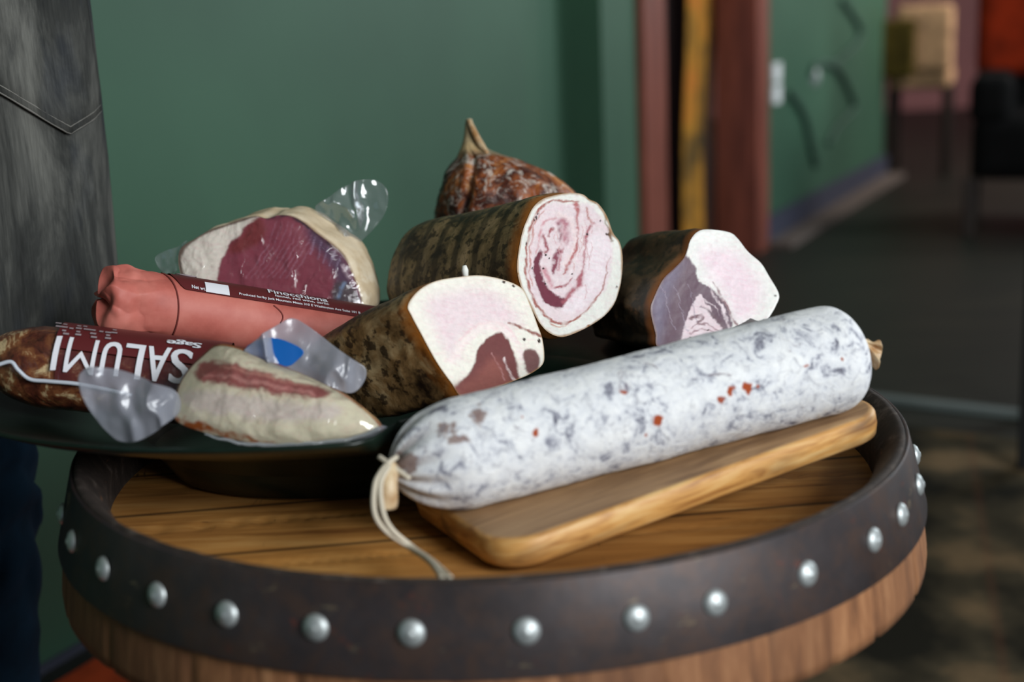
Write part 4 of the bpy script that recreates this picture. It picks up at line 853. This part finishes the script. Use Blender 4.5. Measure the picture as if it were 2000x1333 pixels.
def letter(ch, xr, xl, th_, n_):
    yb = 663+.11*(xl-103); ta, qa = rS.find(xr, yb+.11*(xr-xl)); tb, qb = rS.find(xl, yb); _, q2 = rS.find(xl, yb+60)
    V, Fc = text_mesh(ch, .01, thick=th_); V[:, 0] *= (ta-tb)/V[:, 0].max(); V[:, 1] *= abs(qb-q2)/V[:, 1].max()
    t = ta-V[:, 0]; q = qa+(qb-qa)*(ta-t)/(ta-tb)-V[:, 1]; return [(rS.pt(t+d_, q, .0042+k_*.00002), Fc) for k_, d_ in enumerate(np.linspace(-.0005, .0005, n_) if n_ > 1 else [0])]
LP_ = []
for ch, xr, xl, th_, n_ in (('S', 378, 339, .004, 3), ('A', 334, 293, 0, 3), ('L', 284, 252, .004, 3), ('U', 243, 206, .004, 3), ('M', 195, 138, -.006, 1), ('I', 122, 113, 0, 2)): LP_ += letter(ch, xr, xl, th_, n_)
v, f = join(LP_); obj('lettering', v, f, white, LB, False)
utext('Sage', 392, 330, 672, 684, 'lettering', white)
for k in range(5):
    n_ = 9
    for j in range(n_):
        xa = 106+j*14+rng.uniform(0, 3); yy_ = 636+k*5.4+(xa-104)*.12; ta, qa = rS.find(xa, yy_); tb = rS.find(xa+9+rng.uniform(0, 3), yy_)[0]
        if qa > 1.45: continue
        v, f = rS.patch((ta, tb), lambda t: qa-.02, lambda t: qa+.03, .0042, 4, 3); obj('fine_print', v, f, grey, LB) if k < 3 or j % 2 else None
# film seam running along the pack
P = []
for k, (x, y) in enumerate([(0, 712), (22, 708), (38, 722), (60, 738), (95, 742), (150, 747), (200, 756), (260, 770)]):
    ta, qa = rS.find(x, y); P.append(rS.pt(ta, qa, .003))
v, f = tube(catmull(P, 60), .0014, 8); obj('film_seam', v, f, plain('white_film_edge', (190, 196, 205), .25), t0)
# --- front vacuum-packed fat wedge
OL = [(340, 812), (345, 782), (353, 752), (372, 722), (398, 697), (424, 678), (462, 682), (520, 706), (600, 736), (662, 768), (712, 804), (740, 838), (700, 856), (600, 866), (500, 866), (425, 852), (360, 832)]
def paint_w(px, py, R_):
    ops = [('poly', [(392, 712), (420, 706), (470, 716), (540, 738), (610, 756), (645, 774), (630, 784), (560, 778), (480, 764), (420, 752), (385, 742)], (156, 88, 84), 6.),
           ('line', [(400, 735), (470, 745), (560, 765), (620, 776)], (196, 134, 126), [4, 10, 10, 4], 4.), ('line', [(430, 716), (520, 738), (600, 758)], (188, 130, 116), 5, 3.),
           ('poly', [(360, 770), (460, 775), (560, 790), (660, 800), (640, 830), (500, 822), (380, 806)], (222, 208, 196), 10.),
           ('line', [(345, 822), (400, 840), (470, 860), (540, 868)], (176, 92, 34), [16, 14, 10, 3], 4.)]
    return paint(px, py, (228, 218, 190), ops, warp=5., seed=91, grain=.03)
O = at_depth(540, 790, .885)
wedge_rind = m_rind('amber_rind', (60, 30, 14), (140, 84, 40), (196, 160, 110), 26, (170, 84, 30), False, .05)
vw, cw, PW, nw = log('vacuum_packed_lardo', 'vacuum packed wedge of creamy fat with a red streak, frontmost on the dish', 'cured meat', OL, O, (.0, -.80, .60), (.05, .85, -.22), .045,
    [(0, 1), (.1, 1.03), (.6, .95), (.9, .75), (1, .5)], m_attr_color('packed_fat', .3, .1, coat=.35), wedge_rind, paint_w, bulge=.006)
V = []
for r_ in np.linspace(0, 1, 60): V.append(cw+(PW-cw)*r_*1.03+nw*(.009-.009*r_**5))
V = np.array(V).reshape(-1, 3); V = V+nw*(fbm(V, 34, 3, 13)*.0026+np.abs(fbm(V, 80, 2, 16))*.001)[:, None]; obj('film', V, grid_faces(60, 256, True), m_film('clear_film_wet', .07, bsc=55, bst=.7, gloss=.08), vw)
v, f = tube(catmull([pd(x, y, .868) for x, y in ((400, 848), (440, 860), (500, 869), (570, 871), (640, 864), (700, 854), (742, 838))], 50), np.interp(np.linspace(0, 1, 50), [0, .5, 1], [.0005, .0016, .0012]), 8); v = v+fbm(v, 160, 3, 5)[:, None]*.0012*UP; obj('film_seam', v, f, m_film('film_edge_highlight', .25, bsc=90, bst=.8, gloss=.12, cloudy=.3), vw)  # pale tube along the film seam, standing in for its white highlight
cloud = m_film('cloudy_vacuum_plastic', .08, (.62, .64, .72, 1), bsc=40, bst=.6, gloss=.22, cloudy=.42)
sheet('film_flap', [(156, 745), (164, 724), (185, 717), (240, 724), (300, 745), (345, 765), (352, 800), (330, 825), (295, 850), (262, 864), (228, 862), (200, 835), (176, 800)], .865, cloud, vw, .006, 20, .010, seed=3)
sheet('film_flap', [(478, 692), (515, 655), (545, 634), (570, 622), (600, 636), (650, 674), (695, 705), (715, 722), (710, 748), (688, 768), (650, 756), (600, 734), (540, 712)], .905, cloud, vw, .005, 20, .008, seed=4, slope=(0, 0))
sheet('blue_tape', [(480, 684), (500, 666), (530, 660), (562, 668), (592, 686), (580, 704), (560, 716), (520, 708)], .899, plain('blue_tape_strip', (12, 92, 170), .35), vw, .002, 16, 0, seed=5)
sheet('film_flap', [(690, 858), (720, 842), (745, 832), (758, 836), (752, 844), (730, 852), (700, 862)], .872, cloud, vw, .002, 30, .001, seed=6)
# ================================================================ PERSON
hem = None
PC = np.array([-.565, .215]); LX = at_depth(22, 1050, 1.17)[0]-.078   # standing beside the barrel, left
dp = 1.18
skin = plain('skin', (196, 148, 122), .5)
t0 = empty('person', (PC[0], PC[1], 0), 'person standing at left in mottled grey denim apron and dark blue jeans', 'person')
def skinned(name, nodes, edges, mat, parent, root=0):
    me = bpy.data.meshes.new(name); base = root_loc(parent); me.from_pydata([tuple(np.array(n[:3])-base) for n in nodes], edges, []); o = bpy.data.objects.new(name, me); COL.objects.link(o); o.parent = parent
    m = o.modifiers.new('skin', 'SKIN'); m.use_smooth_shade = True
    for i, n in enumerate(nodes): me.skin_vertices[0].data[i].radius = (n[3], n[4] if len(n) > 4 else n[3]); me.skin_vertices[0].data[i].use_root = (i == root)
    s_ = o.modifiers.new('sub', 'SUBSURF'); s_.levels = 2; s_.render_levels = 2; me.materials.append(mat); return o
X, Y = PC
N_ = [(X, Y, .92, .13, .10), (X, Y, 1.10, .12, .09), (X, Y, 1.30, .15, .10), (X, Y, 1.42, .12, .08), (X, Y, 1.50, .05), (X, Y-.01, 1.56, .055), (X, Y-.015, 1.64, .078, .092), (X, Y-.01, 1.73, .066, .08),
      (LX, Y-.01, .80, .075), (LX, Y-.01, .48, .05), (LX, Y, .28, .045), (LX, Y+.01, .09, .034), (LX, Y-.10, .035, .03, .02),
      (LX-.195, Y-.01, .80, .075), (LX-.195, Y-.01, .48, .05), (LX-.195, Y, .28, .045), (LX-.195, Y+.01, .09, .034), (LX-.195, Y-.10, .035, .03, .02),
      (X-.17, Y-.02, 1.40, .05), (X-.20, Y-.07, 1.12, .036), (X-.185, Y-.15, .90, .026), (X-.18, Y-.18, .84, .034, .018),
      (X+.18, Y+.01, 1.40, .045), (X+.15, Y+.10, 1.14, .034), (X+.02, Y+.15, 1.02, .026), (X-.02, Y+.155, 1.0, .032, .018)]
E_ = [(0, 1), (1, 2), (2, 3), (3, 4), (4, 5), (5, 6), (6, 7), (0, 8), (8, 9), (9, 10), (10, 11), (11, 12), (0, 13), (13, 14), (14, 15), (15, 16), (16, 17), (3, 18), (18, 19), (19, 20), (20, 21), (3, 22), (22, 23), (23, 24), (24, 25)]
base_i = 21
for k in range(4):   # fingers of the free hand
    i = len(N_); N_ += [(X-.20+.013*k, Y-.195, .815, .008), (X-.20+.013*k, Y-.205, .79-.004*(k in (1, 2)), .0075), (X-.20+.013*k, Y-.200, .765-.006*(k in (1, 2)), .0065)]; E_ += [(21, i), (i, i+1), (i+1, i+2)]
i = len(N_); N_ += [(X-.155, Y-.205, .85, .0095), (X-.15, Y-.22, .825, .008)]; E_ += [(21, i), (i, i+1)]
skinned('body', N_, E_, skin, t0)
# head details
hp = np.array([X, Y-.015, 1.655])
v, f = lathe([(.0, .125), (.05, .112), (.085, .07), (.098, .02), (.094, -.03), (.086, -.06)], 32, tuple(hp+[0, .018, 0])); _hz = v[:, 2]-hp[2]; _fr = smooth(.02, -.05, v[:, 1]-hp[1]-.018); v[:, 2] = hp[2]+np.where(_hz < .062, _hz+(.062-_hz)*_fr, _hz); v[:, 1] += .012; v = v+fbm(v, 40, 3)[:, None]*.004; obj('hair', v, f, plain('dark_hair', (46, 34, 26), .6), t0)
v, f = tube([hp+[0, -.088, .02], hp+[0, -.108, -.012], hp+[0, -.092, -.02]], [.006, .012, .006], 10); obj('nose', v, f, skin, t0)
for sx in (-1, 1):
    v, f = lathe([(.0001, .011), (.006, .009), (.010, .004), (.011, 0), (.0001, -.004)], 16); v = v@np.array([[1, 0, 0], [0, 0, 1], [0, -1, 0]]).astype(float); obj('eye', v+hp+[sx*.031, -.080, .022], f, plain('eye_white', (230, 228, 224), .2), t0)
v, f = tube([hp+[-.026, -.083, -.045], hp+[0, -.094, -.047], hp+[.026, -.083, -.045]], [.003, .006, .003], 8); obj('mouth', v, f, plain('lips', (160, 90, 84), .5), t0)
# shirt
def cloth_tube(name, P, ra, rb, mat, NQ=96, n=90, amp=.004, sc=9, wr=None, opn=True):
    P = catmull(P, n); V = []; A_ = np.interp(np.linspace(0, 1, n), np.linspace(0, 1, len(ra)), ra); B_ = np.interp(np.linspace(0, 1, n), np.linspace(0, 1, len(rb)), rb)
    for i in range(n):
        for j in range(NQ): q = 2*math.pi*j/NQ; V.append(P[i]+np.array([A_[i]*math.cos(q), B_[i]*math.sin(q), 0]))
    V = np.array(V); c = np.repeat(P, NQ, axis=0); d = V-c; d /= np.linalg.norm(d, axis=1)[:, None]
    V = V+d*(fbm(V*np.array([1, 1, .5]), sc, 4, 77)*amp*2)[:, None]
    if wr is not None: V = V+d*wr(V)[:, None]
    return obj(name, V, grid_faces(n, NQ, True), mat, t0)
cloth_tube('shirt', [(X, Y, .88), (X, Y, 1.1), (X, Y, 1.3), (X, Y, 1.42), (X, Y, 1.47)], [.155, .15, .165, .165, .065], [.12, .11, .125, .11, .065], m_cloth('black_shirt', (26, 26, 28)))
for P_ in ([(X-.12, Y-.01, 1.42), (X-.172, Y-.03, 1.38), (X-.195, Y-.06, 1.20)], [(X+.13, Y, 1.42), (X+.185, Y+.02, 1.38), (X+.16, Y+.09, 1.18)]):
    v, f = tube(catmull(P_, 24), np.interp(np.linspace(0, 1, 24), [0, .4, 1], [.05, .056, .05]), 28, False); v = v+fbm(v, 18, 3)[:, None]*.008; obj('sleeve', v, f, m_cloth('black_sleeve', (26, 26, 28)), t0)
jm = m_cloth('dark_blue_jeans', (16, 44, 64), 500)
# right trouser edge in the picture, height -> x
jx = lambda z: np.interp(-z, [-q for q in (.50, .42, .395, .37, .34, .30, .2, .05)][::1], [0, .002, -.004, .005, -.002, .006, .003, 0])
def wrk(V): z = V[:, 2]; q = np.arctan2(V[:, 1]-Y, V[:, 0]-X); k = np.exp(-((z-.40)/.10)**2); return k*(.0045*np.sin(z*120+2.2*np.sin(q*2)+fbm(V, 10, 3)*9))
legx = X+.105
legx = LX
for sx, cx in ((1, legx), (-1, legx-.195)):
    cloth_tube('trouser_leg', [(cx-(.0 if sx > 0 else .0), Y-.01, .93), (cx, Y-.01, .7), (cx, Y-.01, .45), (cx-.018, Y, .25), (cx-.03, Y+.01, .06)], [.09, .088, .080, .078, .074], [.10, .095, .082, .082, .08], jm, wr=wrk, amp=.003)
    sh = [((cx, Y+.04, .04), .04, .03), ((cx, Y-.02, .045), .045, .04), ((cx, Y-.1, .03), .046, .028), ((cx, Y-.16, .022), .036, .018), ((cx, Y-.185, .018), .01, .01)]
    V = []
    for c, a_, b_ in sh:
        for j in range(24): q = 2*math.pi*j/24; V.append((c[0]+a_*math.cos(q), c[1], max(c[2]+b_*math.sin(q), .0)))
    obj('shoe', np.array(V), grid_faces(5, 24, True)+[tuple(range(24)), tuple(4*24+j for j in range(24))], plain('black_leather', (18, 16, 15), .4), t0)
# apron: curved sheet round the front, its edge seen against the wall
ex = at_depth(192, 300, 1.16)[0]; AW = .175; acx = ex-AW; acy = Y-.0
NZ, NQ2 = 150, 110; zs = np.linspace(.535, 1.32, NZ); qs2 = np.linspace(math.radians(168), math.radians(372), NQ2)
def apt(q, z, dr=0.):
    wv = 1+.012*math.sin(z*9+1.) 
    return np.array([acx+(AW*wv+dr)*math.cos(q), acy+(.155*wv+dr)*math.sin(q), z])
V = np.array([apt(q, z) for z in zs for q in qs2]); d = V-np.array([acx, acy, 0])*[1, 1, 0]; d[:, 2] = 0; d /= np.linalg.norm(d, axis=1)[:, None]
V = V+d*(fbm(V*np.array([1, 1, .35]), 13, 4, 88)*.007)[:, None]
o = obj('apron', V, grid_faces(NZ, NQ2), MT['denim'], t0); o['label'] = 'mottled grey denim apron'; sm = o.modifiers.new('t', 'SOLIDIFY'); sm.thickness = .002
# patch pocket with pointed bottom
def pocket_z(q, dy=0.):
    lo_, hi_ = .6, 1.1
    for _ in range(30):
        m_ = (lo_+hi_)/2; a_, b_ = proj(apt(q, m_)); tgt = np.interp(a_, [-250, 0, 130, 172, 200], [30, 185, 262, 232, 196])+dy
        if b_ > tgt: lo_ = m_
        else: hi_ = m_
    return m_
qp = np.linspace(math.radians(255), math.radians(359), 60)
def adj(P): return P+norm((P-np.array([acx, acy, P[2]])))*float(fbm((P*np.array([1, 1, .35]))[None], 13, 4, 88)[0]*.007)
V = []
for q in qp:
    zb = pocket_z(q)
    for k in range(14): V.append(adj(apt(q, zb+(1.02-zb)*k/13, .0022)))
o = obj('pocket', np.array(V), grid_faces(60, 14), MT['denim'], t0); PK_ = o; sm = o.modifiers.new('t', 'SOLIDIFY'); sm.thickness = .0022; sm.offset = -1
stm = plain('grey_stitching', (112, 110, 104), .9)
for dy in (0, -14):
    P = [adj(apt(q, pocket_z(q, dy), .0036)) for q in qp]; v, f = tube(P, .0009, 6); obj('stitching', v, f, stm, PK_)
for sx in (-1, 1):
    P = catmull([(acx+sx*.10, acy-.135, 1.30), (acx+sx*.11, acy-.11, 1.42), (acx+sx*.05, acy+.03, 1.50), (acx, acy+.06, 1.49)], 24); v, f = tube(P, .008, 8); obj('apron_strap', v, f, MT['denim'], t0)



rim = np.array([dish_pt(.3035, .0435, q) for q in np.linspace(0, 2*math.pi, 400)]); tq = np.clip((rim-PL)@ax, 0, L); dd_ = np.linalg.norm(rim-PL-tq[:, None]*ax, axis=1)-(R1+(R2-R1)*tq/L)
print('rim clearance', dd_.min(), rim[dd_.argmin()], proj(rim[dd_.argmin()]))
